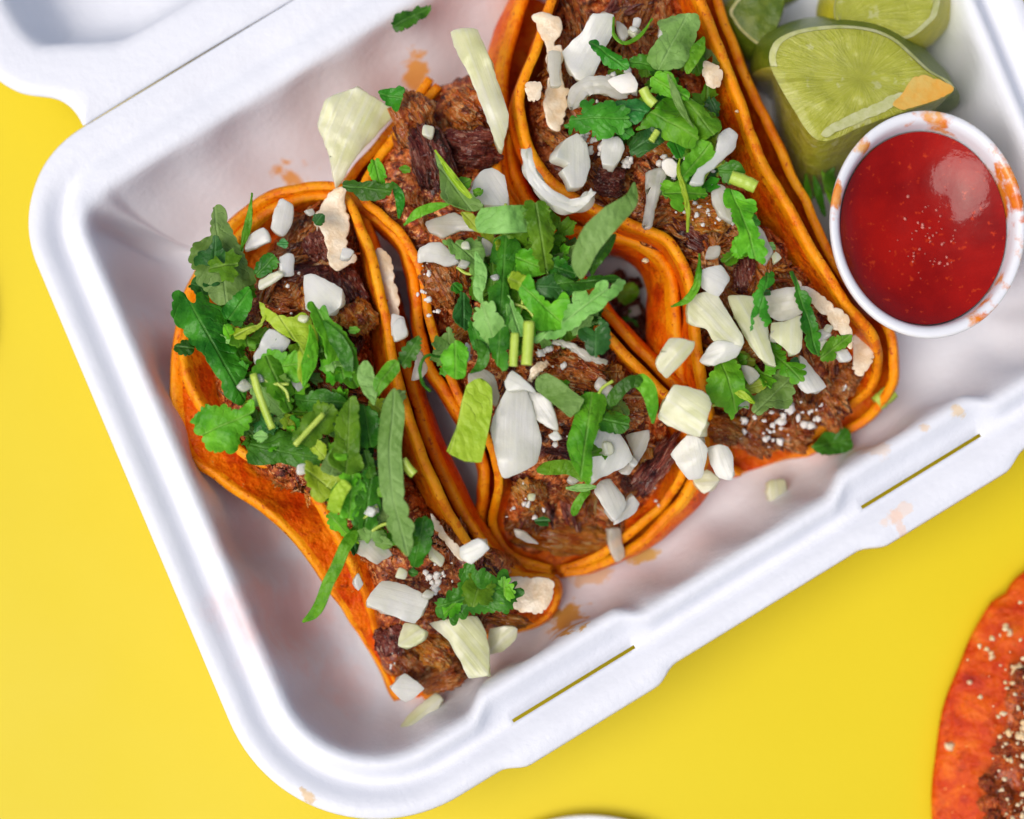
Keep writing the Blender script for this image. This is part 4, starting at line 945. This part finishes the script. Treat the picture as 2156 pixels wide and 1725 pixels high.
ribbon(3, 'A', [(1560, 200), (1520, 290), (1460, 390), (1440, 480)], [70, 100, 100, 70], 'm', .07, taper=(.3, .2))
leaf(3, 'A', [(700, 270), (730, 230), (800, 290), (960, 370), (980, 440), (900, 450), (790, 390)], 'd', 4, 16, .06)
leaf(3, 'A', [(980, 400), (1060, 360), (1150, 380), (1190, 460), (1100, 450), (990, 430)], 'd', 4, 16, .05)
ribbon(3, 'A', [(880, 50), (880, 180), (960, 245), (1080, 190), (1170, 60)], [30, 30, 34, 30, 30], 'm', .05, arch=.02, roll=.6)
leaf(3, 'A', [(800, 700), (980, 680), (1110, 690), (1140, 760), (1060, 860), (960, 850)], 'b', 4, 18, .05)
leaf(3, 'A', [(545, 850), (620, 800), (640, 710), (720, 690), (760, 720), (870, 700), (970, 760), (985, 850), (900, 940), (760, 950), (640, 890), (560, 890)], 'd', 9, 15, .065, label='dark lobed leaf over white onion')
leaf(3, 'A', [(1050, 870), (1180, 760), (1280, 640), (1380, 690), (1430, 830), (1510, 960), (1480, 1030), (1350, 1010), (1220, 940), (1190, 890)], 'm', 4, 22, .07, fold=-.2)
leaf(3, 'A', [(1180, 480), (1300, 470), (1370, 570), (1440, 640), (1430, 700), (1330, 660), (1230, 620), (1170, 570)], 'm', 5, 18, .06)
leaf(3, 'A', [(1380, 580), (1480, 680), (1600, 780), (1690, 850), (1660, 920), (1580, 970), (1490, 900), (1430, 790)], 'm', 4, 20, .075, fold=-.3)
ribbon(3, 'A', [(1290, 480), (1340, 620), (1400, 760), (1490, 900)], [40, 60, 50, 26], 'p', .085)
leaf(3, 'A', [(1000, 1000), (1080, 920), (1190, 900), (1260, 980), (1180, 1050), (1080, 1110), (1010, 1080)], 'b', 5, 18, .05)
stem(3, 'A', [(1160, 990), (1210, 910)], 50, .065)
stem(3, 'A', [(1105, 590), (1140, 660), (1190, 710)], 75, .065)
leaf(3, 'A', [(1290, 1000), (1400, 980), (1420, 1060), (1370, 1120), (1320, 1080)], 'd', 4, 16, .055)
leaf(3, 'A', [(1420, 1130), (1500, 1000), (1580, 980), (1660, 1080), (1620, 1150), (1540, 1200), (1450, 1250), (1400, 1330), (1370, 1230)], 'm', 4, 20, .06)
leaf(3, 'A', [(1250, 1310), (1360, 1290), (1420, 1310), (1560, 1340), (1580, 1390), (1440, 1420), (1400, 1510), (1330, 1490), (1280, 1400)], 'm', 7, 16, .06)
ribbon(3, 'A', [(1380, 1120), (1370, 1220), (1410, 1360), (1440, 1520), (1440, 1680)], [30, 36, 36, 34, 26], 'y', .07)
leaf(3, '3', [(230, 1060), (330, 1020), (390, 1080), (370, 1130), (280, 1150)], 'd', 4, 14, .05)
stem(3, '3', [(305, 1115), (390, 1145), (465, 1180)], 82, .075)
leaf(3, '3', [(270, 1180), (400, 1230), (460, 1290), (440, 1400), (510, 1560), (500, 1670), (400, 1590), (360, 1620), (330, 1390), (280, 1270)], 'm', 6, 18, .06, fold=.3, label='green leaf beside the right tortilla edge')
ribbon(3, '6', [(450, 40), (445, 180), (425, 290), (350, 390), (235, 440)], [16, 40, 56, 56, 24], 'm', .055, taper=(.3, .3))
leaf(3, '6', [(1000, 170), (1020, 240), (930, 330), (950, 420), (980, 540), (940, 590), (890, 480), (830, 620), (850, 470), (870, 340), (910, 260)], 'd', 5, 14, .06)
leaf(3, '6', [(1140, 190), (1200, 270), (1290, 380), (1310, 520), (1350, 620), (1370, 800), (1310, 760), (1240, 620), (1220, 440)], 'd', 5, 18, .06, fold=.3)
leaf(3, '6', [(1370, 790), (1420, 700), (1500, 660), (1610, 660), (1570, 740), (1490, 770), (1480, 830), (1390, 850)], 'm', 4, 16, .055)
leaf(3, '6', [(950, 790), (1000, 690), (1080, 750), (1130, 850), (1230, 890), (1220, 980), (1150, 1020), (1070, 920)], 'm', 7, 15, .06)
leaf(3, '6', [(510, 1120), (530, 960), (620, 850), (720, 830), (760, 960), (800, 1050), (870, 1160), (760, 1150), (710, 1280), (640, 1190), (560, 1170)], 'm', 5, 20, .06, rough=.03)
leaf(3, 'D', [(1310, 668), (1335, 655), (1350, 680), (1330, 700)], 'd', 3, 12, z=.17)
leaf(3, 'D', [(1290, 610), (1330, 598), (1345, 620), (1315, 640)], 'm', 3, 12, z=.2)
onion(3, 'D', [(1318, 648), (1345, 640), (1350, 662), (1325, 668)], 'o_g', .015, z=.16)
leaf(3, '6', [(790, 1050), (880, 980), (960, 1010), (940, 1060), (860, 1090)], 'y', 3, 16, .05)
ribbon(3, '6', [(640, 1000), (740, 1080), (870, 1170)], [40, 56, 50], 'y', .075)
leaf(3, '6', [(850, 1120), (960, 1060), (1060, 920), (1150, 960), (1150, 1180), (1000, 1200), (880, 1250)], 'p', 5, 18, .065, fold=-.2)
# small whole cilantro leaflets lying loosely on top of each heap
for t, seeds, regs in ((1, 71, [(640, 790, 90, 80, 5), (720, 960, 60, 80, 4), (760, 1100, 40, 40, 2), (480, 600, 30, 40, 1)]), (2, 72, [(1080, 560, 80, 80, 5), (1150, 680, 80, 60, 3), (1230, 900, 60, 60, 2)]), (3, 73, [(1400, 230, 80, 60, 3), (1480, 340, 40, 60, 2), (1540, 830, 40, 40, 2)])):
    rr = random.Random(seeds)
    for cx, cy, sx_, sy_, cnt in regs:
        for _ in range(cnt):
            X, Y, a = cx+sx_*rr.uniform(-1, 1), cy+sy_*rr.uniform(-1, 1), rr.uniform(0, 6.3); q = rr.uniform(26, 44)
            leaf(t, 'D', lobed(X, Y, q, a, rr), rr.choice('mmdpm'), 0, 12, .008, fold=rr.uniform(-.4, .5), tilt=(rr.uniform(-.5, .5), rr.uniform(-.5, .5)), rough=.045)
            if rr.random() < .6: stem(t, 'D', [(X, Y), (X-q*.9*math.cos(a), Y-q*.9*math.sin(a)), (X-q*1.6*math.cos(a+.3), Y-q*1.6*math.sin(a+.3))], 6.5, .008)
for t, seeds in ((1, 31), (2, 41), (3, 51)):        # small chopped bits scattered over each heap
    T = TT[t]; rr = random.Random(seeds)
    for j in range(16):
        i = rr.randint(12, len(T.A)-18); s = rr.uniform(.2, .8); q = T.A[i].lerp(T.B[i], s); X, Y = unD(q, q.z); r = rr.uniform(10, 20); a = rr.uniform(0, 6.3)
        if j < 6: leaf(t, 'D', [(X+r*math.cos(a+k*1.26)*rr.uniform(.6, 1.3), Y+r*math.sin(a+k*1.26)*rr.uniform(.5, 1.0)) for k in range(5)], rr.choice('mdpb'), 3, 11, .006)
        else: onion(t, 'D', [(X+r*math.cos(a+k*1.57)*rr.uniform(.6, 1.2), Y+r*math.sin(a+k*1.57)*rr.uniform(.6, 1.1)) for k in range(4)], rr.choice(('o_w', 'o_g', 'o_y')), .016, .0)

# ---------------------------------------------------------------- cheese crumbs (too many and too small to count)
def crumbs(parent, spots, mat, seed, name='cheese_crumbs', hfun=None):
    rr = random.Random(seed); V, F = [], []
    for (X, Y, z, r, n, sz) in spots:
        for _ in range(n if n < 5 else int(n*.7)):
            x, y = rr.gauss(X, r*1.35), rr.gauss(Y, r*1.35); zz = hfun(x, y)+z if hfun else z
            p = at(x, y, zz); k = sz*(.3+.95*rr.random()**1.8); b = len(V)
            bm = bmesh.new(); bmesh.ops.create_icosphere(bm, subdivisions=2, radius=k)
            e = Vector((rr.uniform(.7, 1.3), rr.uniform(.7, 1.3), rr.uniform(.6, 1)))
            for v in bm.verts:
                q = v.co*(1+.75*noise.noise(v.co*(1.4/k)+Vector((b, 0, 0)))); V.append(p+Vector((q.x*e.x, q.y*e.y, q.z*e.z)))
            for f in bm.faces: F.append(tuple(b+v.index for v in f.verts))
            bm.free()
    return mk(name, V, F, M[mat], parent, kind='stuff')
def cs(c, L): return [(*cp(c, [(x, y)])[0], z, r*CROPS[c][2], n, s) for x, y, z, r, n, s in L]
crumbs(T1.o, cs('8', [(900, 760, .045, 40, 26, .006), (870, 800, .045, 20, 8, .007), (560, 1350, .04, 60, 8, .004)]) + cs('4', [(780, 1100, .05, 20, 3, .008), (1100, 940, .05, 30, 3, .006), (1250, 1100, .05, 90, 10, .004)]), 'crumb', 3, hfun=T1.hD)
crumbs(T2.o, cs('5', [(1150, 1330, .06, 30, 12, .006), (220, 860, .05, 14, 3, .008), (270, 920, .05, 14, 3, .008), (340, 1010, .04, 20, 4, .006), (250, 690, .05, 30, 4, .006), (1250, 1430, .06, 40, 5, .006)]) + cs('9', [(870, 760, .05, 30, 6, .006), (600, 1290, .06, 60, 16, .006), (1620, 1190, .04, 30, 3, .006)]), 'crumb', 4, hfun=T2.hD)
crumbs(T3.o, cs('6', [(1100, 1200, .05, 22, 8, .009), (1220, 1240, .05, 30, 10, .009), (1270, 1320, .05, 18, 5, .01), (1360, 1280, .05, 14, 3, .009), (1010, 1370, .05, 40, 26, .007), (1360, 1165, .05, 10, 2, .008), (1550, 1060, .05, 12, 2, .009), (740, 1400, .05, 14, 2, .008), (810, 1290, .05, 20, 3, .008)])
       + cs('A', [(700, 1020, .05, 50, 26, .008), (960, 1140, .05, 25, 10, .008), (930, 560, .07, 60, 22, .009), (1600, 1500, .06, 90, 40, .006), (1300, 1200, .06, 40, 16, .008), (1420, 1060, .07, 30, 8, .006)]), 'crumb', 5, hfun=T3.hD)
for T, sp in ((T3, [('3', 345, 705, .07), ('6', 40, 90, .02)]),):
    crumbs(T.o, [(*cp(c, [(x, y)])[0], .43, 0, 1, .011) for c, x, y, z in sp], 'crumb_o', 9, 'cheese_crumbs')

# ---------------------------------------------------------------- loose bits in the box
def loose(o, label, cat): o['label'] = label; o['category'] = cat; return o
class _P: pass
def lo_onion(c, pts, mat, th, z, tilt, label):
    o = onion(1, c, pts, mat, th, z=z, tilt=tilt, bend=-2, parent=None); o.parent = None; o.location = o.location+T1.o.location; return loose(o, label, 'onion')
lo_onion('B', [(470, 975), (530, 890), (600, 825), (700, 750), (745, 790), (700, 880), (600, 950), (480, 1000)], 'o_y', .016, .175, (.1, -.45), 'pale onion sliver lying on the tray below the left taco')
lo_onion('D', [(1618, 1012), (1655, 1010), (1660, 1062), (1622, 1062)], 'o_y', .03, .16, (0, -.4), 'small pale onion cube on the tray wall below the right taco')
def lo_leaf(c, pts, mat, z, label, cat='cilantro', **kw):
    o = leaf(1, c, pts, mat, z=z, name='cilantro_piece', **kw); o.parent = None; o.location = o.location+T1.o.location; return loose(o, label, cat)
lo_leaf('2', [(330, 140), (350, 95), (440, 60), (560, 40), (520, 110), (440, 160), (380, 200), (340, 180)], 'd', .345, 'small cilantro leaf tip on the back rim of the box', amp=5, teeth=14)
lo_leaf('6', [(1290, 1510), (1330, 1470), (1400, 1390), (1480, 1385), (1560, 1360), (1610, 1430), (1600, 1530), (1380, 1560)], 'd', .19, 'dark green cilantro leaf at the lower tip of the right taco', amp=2, teeth=20)
o = stem(1, '6', [(1790, 1170), (1850, 1120), (1910, 1070)], 130, z=.2, label=None); o.parent = None; o.location = o.location+T1.o.location
o.name = 'cilantro_piece'; loose(o, 'thick green stem chunk beside the right taco below the salsa cup', 'cilantro stem')
sp = root('cilantro_sprig', at(1735, 425, .05), 'cilantro sprig tucked between the lime wedge and the salsa cup', 'cilantro')
for k, (pts, wd) in enumerate((([(780, 1100), (790, 1220), (800, 1370)], 60), ([(830, 1110), (860, 1230), (900, 1370)], 60), ([(880, 1080), (920, 1180), (960, 1330)], 60), ([(960, 1060), (930, 1120), (960, 1240)], 90))):
    ribbon(1, '3', pts, [wd*.6, wd, wd*.8], 'md'[k % 2], z=.22+.012*k, parent=sp, roll=.3)

# ---------------------------------------------------------------- lime wedges
def m_lime_flesh():
    b = NB('lime_flesh'); uv = b.n('ShaderNodeUVMap', uv_map='leaf'); mp = b.n('ShaderNodeMapping'); b.l(uv.outputs[0], mp.inputs[0]); mp.inputs['Scale'].default_value = (16, 22, 1); p = b.pos()
    st = b.noise(mp.outputs[0], 1.0, 5, .65, 1.2)
    c = b.ramp(st, [(.3, (.37, .39, .022)), (.5, (.44, .455, .045)), (.72, (.54, .54, .12))])
    c = b.mix(b.math('MULTIPLY', b.step(b.noise(p, 26, 3), .62, .70), .5), c, (.66, .66, .34))
    b.set(col=c, rough=.2, spec=.5, sss=.35, sssr=(.05*S, .05*S, .02*S), ssss=1, coat=.3, coatr=.12); b.bump(b.math('ADD', st, b.noise(p, 40, 3)), .6, .010); return b.m
M['flesh'] = m_lime_flesh()
M['rind'] = m_simple('lime_rind', (.07, .13, .006), (.16, .21, .012), 40, .35, .5, .5, .006, .1)
M['rind_y'] = m_simple('yellow_lime_rind', (.40, .38, .02), (.54, .48, .03), 30, .35, .5, .4, .006, .1)
M['pith'] = m_simple('lime_pith', (.44, .47, .12), (.64, .64, .34), 40, .45, .4, .3, .005, .3)
M['stain'] = m_simple('sauce_stained_pith', (.80, .30, .006), (.70, .50, .12), 18, .35, .5, .3, .005, .2)
def wedge(label, top, bot, zt, zb, core_i, rind='rind', face='flesh'):
    """top: outline of the cut face (crop 3), bot: the same points where they meet the floor; core_i = (from, to) indices of the cut front side"""
    T = [at(*cp('3', [p])[0], zt if len(p) < 3 else p[2]) for p in top]; Bt = [at(*cp('3', [p])[0], zb) for p in bot]
    n = 96; Tn, Bn = crom(T, n, True), crom(Bt, n, True)
    per = [0]
    for i in range(1, n): per.append(per[-1]+(Tn[i]-Tn[i-1]).length)
    c = sum(Tn, Vector())/n
    r = root('lime_wedge', (c.x, c.y, zb), label, 'lime wedge', 'lime wedges in the upper right corner of the box')
    # which samples belong to the front cut side
    def idx(i): return min(range(n), key=lambda k: (Tn[k]-T[i]).length)
    a, b = idx(core_i[0]), idx(core_i[1])
    front = set(); k = a
    while k != b: front.add(k); k = (k+1) % n
    V, F, FM = [], [], []
    H = 12
    for j in range(H+1):
        f = j/H
        for i in range(n):
            p = Tn[i].lerp(Bn[i], f)
            if i not in front:
                o = (Tn[i]-c); o.z = 0; p = p+o.normalized()*(.045*math.sin(math.pi*f)**.8)
            p = p+Vector((fb((p.x, p.y, p.z), 9), fb((p.x+5, p.y, p.z), 9), 0))*.004*math.sin(math.pi*f)
            V.append(p)
    for j in range(H):
        for i in range(n):
            q = (i+1) % n; F.append((j*n+i, j*n+q, (j+1)*n+q, (j+1)*n+i)); FM.append(1 if i in front else 0)
    ar = sum(Tn[i-1].x*Tn[i].y-Tn[i].x*Tn[i-1].y for i in range(n))
    if ar > 0: F = [f[::-1] for f in F]
    uv = [(i/n*2, j/H*.3) for j in range(H+1) for i in range(n)]
    mk('rind', V, F, [M[rind], M['flesh']], r, fm=FM, uv=uv)
    # the cut face: rings from the rind edge to the middle of the core
    core = (T[core_i[0]]+T[core_i[1]])/2
    V, F, uv = [], [], []; K = 14
    for j in range(K+1):
        f = j/K
        for i in range(n):
            p = Tn[i].lerp(core, f); 
            p.z += .006*math.sin(math.pi*f)+.010*fb((p.x*2, p.y*2, 3), 8)*math.sin(math.pi*f) + (.004 if j else 0); V.append(p)
            d = p-core; uv.append((d.length, math.atan2(d.y, d.x)))
    ff = lambda i: 1 if i not in front else 0
    FP, FFl = [], []
    for j in range(K):
        for i in range(n):
            q = (i+1) % n; f = (j*n+i, j*n+q, (j+1)*n+q, (j+1)*n+i); f = f if ar > 0 else f[::-1]
            (FP if (j < 1 and i not in front) else FFl).append(f)
    used = sorted({v for f in FFl for v in f}); mp = {v: k for k, v in enumerate(used)}
    mk('flesh' if face == 'flesh' else 'peel_back', [V[v] for v in used], [tuple(mp[v] for v in f) for f in FFl], M[face], r, uv=[uv[v] for v in used])
    used = sorted({v for f in FP for v in f}); mp = {v: k for k, v in enumerate(used)}
    mk('pith', [V[v]+Vector((0, 0, .002)) for v in used], [tuple(mp[v] for v in f) for f in FP], M['pith'], r)
    return r
lw = wedge('big front lime wedge with a sauce-stained tip beside the salsa cup',
  [(555, 420), (565, 290), (640, 225), (780, 180), (1000, 162), (1200, 185), (1340, 245), (1450, 340), (1570, 450), (1690, 520), (1700, 590), (1480, 680), (1160, 790), (870, 890), (700, 690)],
  [(560, 620), (560, 400), (640, 340), (780, 300), (1000, 290), (1180, 310), (1300, 360), (1400, 430), (1480, 520), (1560, 580), (1540, 680), (1380, 900), (1150, 1090), (760, 1300), (600, 1050)], .40, .05, (10, 0))
sh = [sheet('pith', lw, scallop(cp('3', pts), 4, 30, 4, 90), z, m_, .002, .012, rough=.004, seed=3, label=lb) for pts, z, m_, lb in (
    ([(880, 850), (960, 775), (1150, 690), (1370, 590), (1385, 640), (1180, 745), (980, 825), (910, 870)], .4135, 'pith', 'pale core strip'),
    ([(1330, 660), (1390, 590), (1450, 500), (1520, 480), (1600, 500), (1695, 540), (1700, 580), (1580, 640), (1450, 680), (1390, 690)], .4145, 'stain', 'orange sauce-stained tip'))]
wedge('dark lime wedge standing behind the big one at the top edge',
  [(300, 60), (420, -60), (620, -60), (640, 40), (590, 190), (545, 310), (480, 290), (380, 210), (320, 130)],
  [(330, 120), (440, 10), (600, 10), (620, 90), (590, 200), (545, 290), (490, 290), (400, 250), (350, 180)], .30, .10, (3, 5), face='rind')
wedge('yellow-green lime wedge at the back, mostly above the top edge',
  [(960, 120), (1000, -60), (1300, -160), (1600, -60), (1610, 80), (1560, 150), (1440, 240), (1340, 235), (1180, 175), (1040, 150)],
  [(1000, 150), (1040, 0), (1300, -60), (1540, 20), (1550, 110), (1500, 170), (1420, 220), (1330, 220), (1180, 190), (1080, 170)], .36, .06, (9, 0), rind='rind_y')

# ---------------------------------------------------------------- salsa cup
def m_cup():
    b = NB('white_plastic_cup'); p = b.pos(True)
    tc = b.n('ShaderNodeTexCoord'); sx = b.n('ShaderNodeSeparateXYZ'); b.l(tc.outputs['Object'], sx.inputs[0])
    sm1 = b.math('ADD', b.noise(p, 6, 3, .6), b.math('MULTIPLY', b.noise(p, 26, 4, .6), .45))
    # more sauce towards the far right side of the cup
    gx = b.math('MULTIPLY', b.math('ADD', sx.outputs[0], b.math('MULTIPLY', sx.outputs[1], .6)), 1.6/S)
    sm2 = b.math('ADD', sm1, b.math('MULTIPLY', gx, .16))
    f = b.step(sm2, .73, .84)
    c = b.mix(f, (.80, .81, .84), b.ramp(b.noise(p, 12, 4), [(.35, (.62, .07, .005)), (.55, (.78, .22, .015)), (.72, (.84, .46, .16))]))
    b.set(col=c, rough=.25, spec=.5, sss=.15, sssr=(.05*S,)*3, ssss=1); b.bump(b.noise(p, 20, 3), .15, .004); return b.m
def m_salsa():
    b = NB('red_salsa'); p = b.pos(True)
    c = b.ramp(b.noise(p, 7, 4, .6), [(.3, (.20, .002, .0006)), (.7, (.36, .006, .0012))])
    c = b.mix(b.step(b.noise(p, 60, 3, .6), .62, .70), c, (.46, .03, .004))
    b.set(col=c, rough=.09, spec=.28)
    b.bump(b.math('ADD', b.noise(p, 14, 4, .5), b.math('MULTIPLY', b.noise(p, 70, 3), .25)), .16, .012); return b.m
M['cup'] = m_cup(); M['salsa'] = m_salsa()
M['bubble'] = m_simple('salsa_foam', (.52, .10, .08), (.66, .26, .20), 30, .3, .5, .2, .004, .2)
zc = .43
cc = at(1953, 471, zc); cupo = root('salsa_cup', (cc.x, cc.y, .05), 'round white plastic cup of red salsa in the right side of the box', 'sauce cup')
def lathe(name, prof, n, center, ex, ey, mat, parent, rot=0, wob=0, ease=None):
    V, F = [], []
    for j, (r, z) in enumerate(prof):
        for i in range(n):
            a = 2*math.pi*i/n
            x, y = math.cos(a)*r*ex, math.sin(a)*r*ey
            V.append(Vector((center.x+x*math.cos(rot)-y*math.sin(rot)+wob*fb((math.cos(a), math.sin(a), z), 2), center.y+x*math.sin(rot)+y*math.cos(rot), z)))
    for j in range(len(prof)-1):
        for i in range(n):
            q = (i+1) % n; F.append((j*n+i, j*n+q, (j+1)*n+q, (j+1)*n+i))
    if prof[-1][0] < .02: 
        b = (len(prof)-1)*n; F.append(tuple(b+i for i in range(n)))
    return mk(name, V, F, mat, parent)
# radii relative to the outer rim (1.0)
EX, EY = .203, .240
lathe('cup', [(.66, .055), (.70, .06), (.80, .2), (.895, zc-.035), (.90, zc-.03), (.965, zc-.026), (.99, zc-.018), (1.0, zc-.006), (.995, zc+.003), (.975, zc+.006), (.93, zc+.004), (.905, zc-.002), (.885, zc-.015), (.865, zc-.05), (.83, zc-.11), (.76, .2), (.68, .075), (.4, .07), (.01, .07)], 96, cc, EX, EY, M['cup'], cupo)
sc_ = at(1949, 486, zc-.075)
V, F = [], []; n = 96; K = 22
for j in range(K+1):
    f = j/K
    for i in range(n):
        a = 2*math.pi*i/n; r = f*.855
        x, y = math.cos(a)*r*EX, math.sin(a)*r*EY
        z = zc-.092+.05*max(0, (f-.2)/.8)**2.1+.0030*fb((x*5, y*5, 2), 2)*(1-f*.4)
        V.append(Vector((cc.x+x, cc.y+y, z)))
for j in range(K):
    for i in range(n):
        q = (i+1) % n; F.append((j*n+i, (j+1)*n+i, (j+1)*n+q, j*n+q))
salsa = mk('salsa', V, F, M['salsa'], cupo)
rr = random.Random(5); V, F = [], []
for k in range(60):
    if k < 46: x, y, r = rr.gauss(1955, 42), rr.gauss(500, 34), rr.uniform(.9, 3.2)
    else: x, y, r = rr.gauss(1960, 60), rr.gauss(560, 20), rr.uniform(.8, 2.2)
    p = at(x, y, zc-.087); b0 = len(V); e, an = rr.uniform(.6, 1.6), rr.uniform(0, 3)
    for j in range(3):
        for i in range(8):
            a = 6.283*i/8; s = (1, .75, .3)[j]*r/1000; u, v = math.cos(a)*s*e, math.sin(a)*s
            V.append(p+Vector((u*math.cos(an)-v*math.sin(an), u*math.sin(an)+v*math.cos(an), (0, .0012, .0018)[j])))
    for j in range(2):
        for i in range(8): q = (i+1) % 8; F.append((b0+j*8+i, b0+j*8+q, b0+j*8+8+q, b0+j*8+8+i))
    F.append(tuple(b0+16+i for i in range(8)))
mk('foam_bubbles', V, F, M['bubble'], salsa, kind='stuff')

# ---------------------------------------------------------------- topped tortilla, lower right
M['topping'] = m_meat('chopped_red_beef', [(.32, (.05, .004, .002)), (.44, (.30, .022, .003)), (.55, (.60, .10, .008)), (.68, (.80, .34, .10))], True)
zt = .10
edge = [(2400, 1120), (2260, 1150), (2156, 1214), (2131, 1250), (2105, 1263), (2083, 1296), (2059, 1339), (2026, 1415), (1998, 1492), (1983, 1583), (1974, 1664), (1975, 1740), (1990, 1830), (2040, 1930), (2140, 2030), (2300, 2090), (2500, 2080), (2660, 1960), (2740, 1780), (2740, 1540), (2660, 1320), (2540, 1180)]
E = crom([at(x, y, zt) for x, y in edge], 140, True)
ce = sum(E, Vector())/len(E)
tor = root('topped_tortilla', (ce.x, ce.y, 0), 'red-orange tortilla topped with chopped beef and crumbs in the lower right corner', 'tortilla')
V, F = [], []; K = 44; n = 140
for j in range(K+1):
    f = j/K
    for i in range(n):
        p = ce.lerp(E[i], f); p.z = .04+.055*(1-f**4)+.008*fb((p.x, p.y, 0), 6)+.010*fb((p.x, p.y, 4), 2); V.append(p)
for j in range(K):
    for i in range(n):
        q = (i+1) % n; F.append((j*n+i, (j+1)*n+i, (j+1)*n+q, j*n+q))
tt = mk('tortilla', V, F, [M['fried']], tor); solid(tt, .02, -1)
V, F = [], []; K = 60
for j in range(K+1):
    f = j/K
    for i in range(n):
        lim = .70+.10*fb((math.cos(6.283*i/n)*2, math.sin(6.283*i/n)*2, 1), 2)
        p = ce.lerp(E[i], f*lim)
        p.z = .088+.045*(1-f**3)+(.045*noise.ridged_multi_fractal(Vector((p.x*20, p.y*20, 3)), 1, 2.1, 5, 1, 2)*.5-.02)*(1-f**6); V.append(p)
for j in range(K):
    for i in range(n):
        q = (i+1) % n; F.append((j*n+i, (j+1)*n+i, (j+1)*n+q, j*n+q))
mk('beef_topping', V, F, M['topping'], tor)
rr = random.Random(77)
TB = []
for k in range(4):
    me = CH[k].copy(); me.materials.clear(); me.materials.append(M['topping']); TB.append(me)
for k in range(110):
    x, y = rr.uniform(2070, 2330), rr.uniform(1290, 1800)
    if (x-2360)**2/290**2+(y-1640)**2/360**2 > 1: continue
    s = rr.uniform(.008, .02); me = TB[rr.randrange(4)]
    inst('meat_bit', me, at(x, y, .135), (rr.uniform(-1, 1), rr.uniform(-1, 1), rr.uniform(0, 6)), (s*1.3, s, s*.8), tor)
crumbs(tor, [(2110+rr.uniform(0, 80), 1300+rr.uniform(0, 440), .155, 22, 9, .0052) for k in range(26)]+[(2042, 1437, .075, 0, 1, .011), (1999, 1571, .06, 1, 2, .013), (2090, 1380, .1, 8, 3, .010), (2120, 1330, .11, 8, 4, .009), (2138, 1400, .13, 6, 4, .010), (2140, 1540, .15, 10, 6, .012)], 'crumb_o', 8)

# ---------------------------------------------------------------- neighbouring white bowls, mostly outside the frame
M['bowl'] = m_simple('white_bowl_glaze', (.80, .81, .84), (.84, .85, .87), 5, .25, .5, .1, .004, 0, True)
def bowl(label, X, Y, r, z):
    c = at(X, Y, z); o = root('bowl', (c.x, c.y, 0), label, 'bowl', 'white bowls beside the takeout box')
    lathe('bowl_body', [(.01, .006), (.45, .006), (.5, .02), (.7, z*.4), (.9, z*.8), (1.0, z-.006), (1.004, z), (.99, z+.006), (.96, z+.003), (.93, z-.02), (.82, z*.65), (.6, z*.3), (.3, .035), (.005, .03)], 96, c, r, r, M['bowl'], o)
    return o
bowl('white bowl with only its rim showing at the bottom edge', 1240, 2068, .360, .035)
bowl('white bowl with a sliver of rim at the left edge', -430, 678, .434, .035)
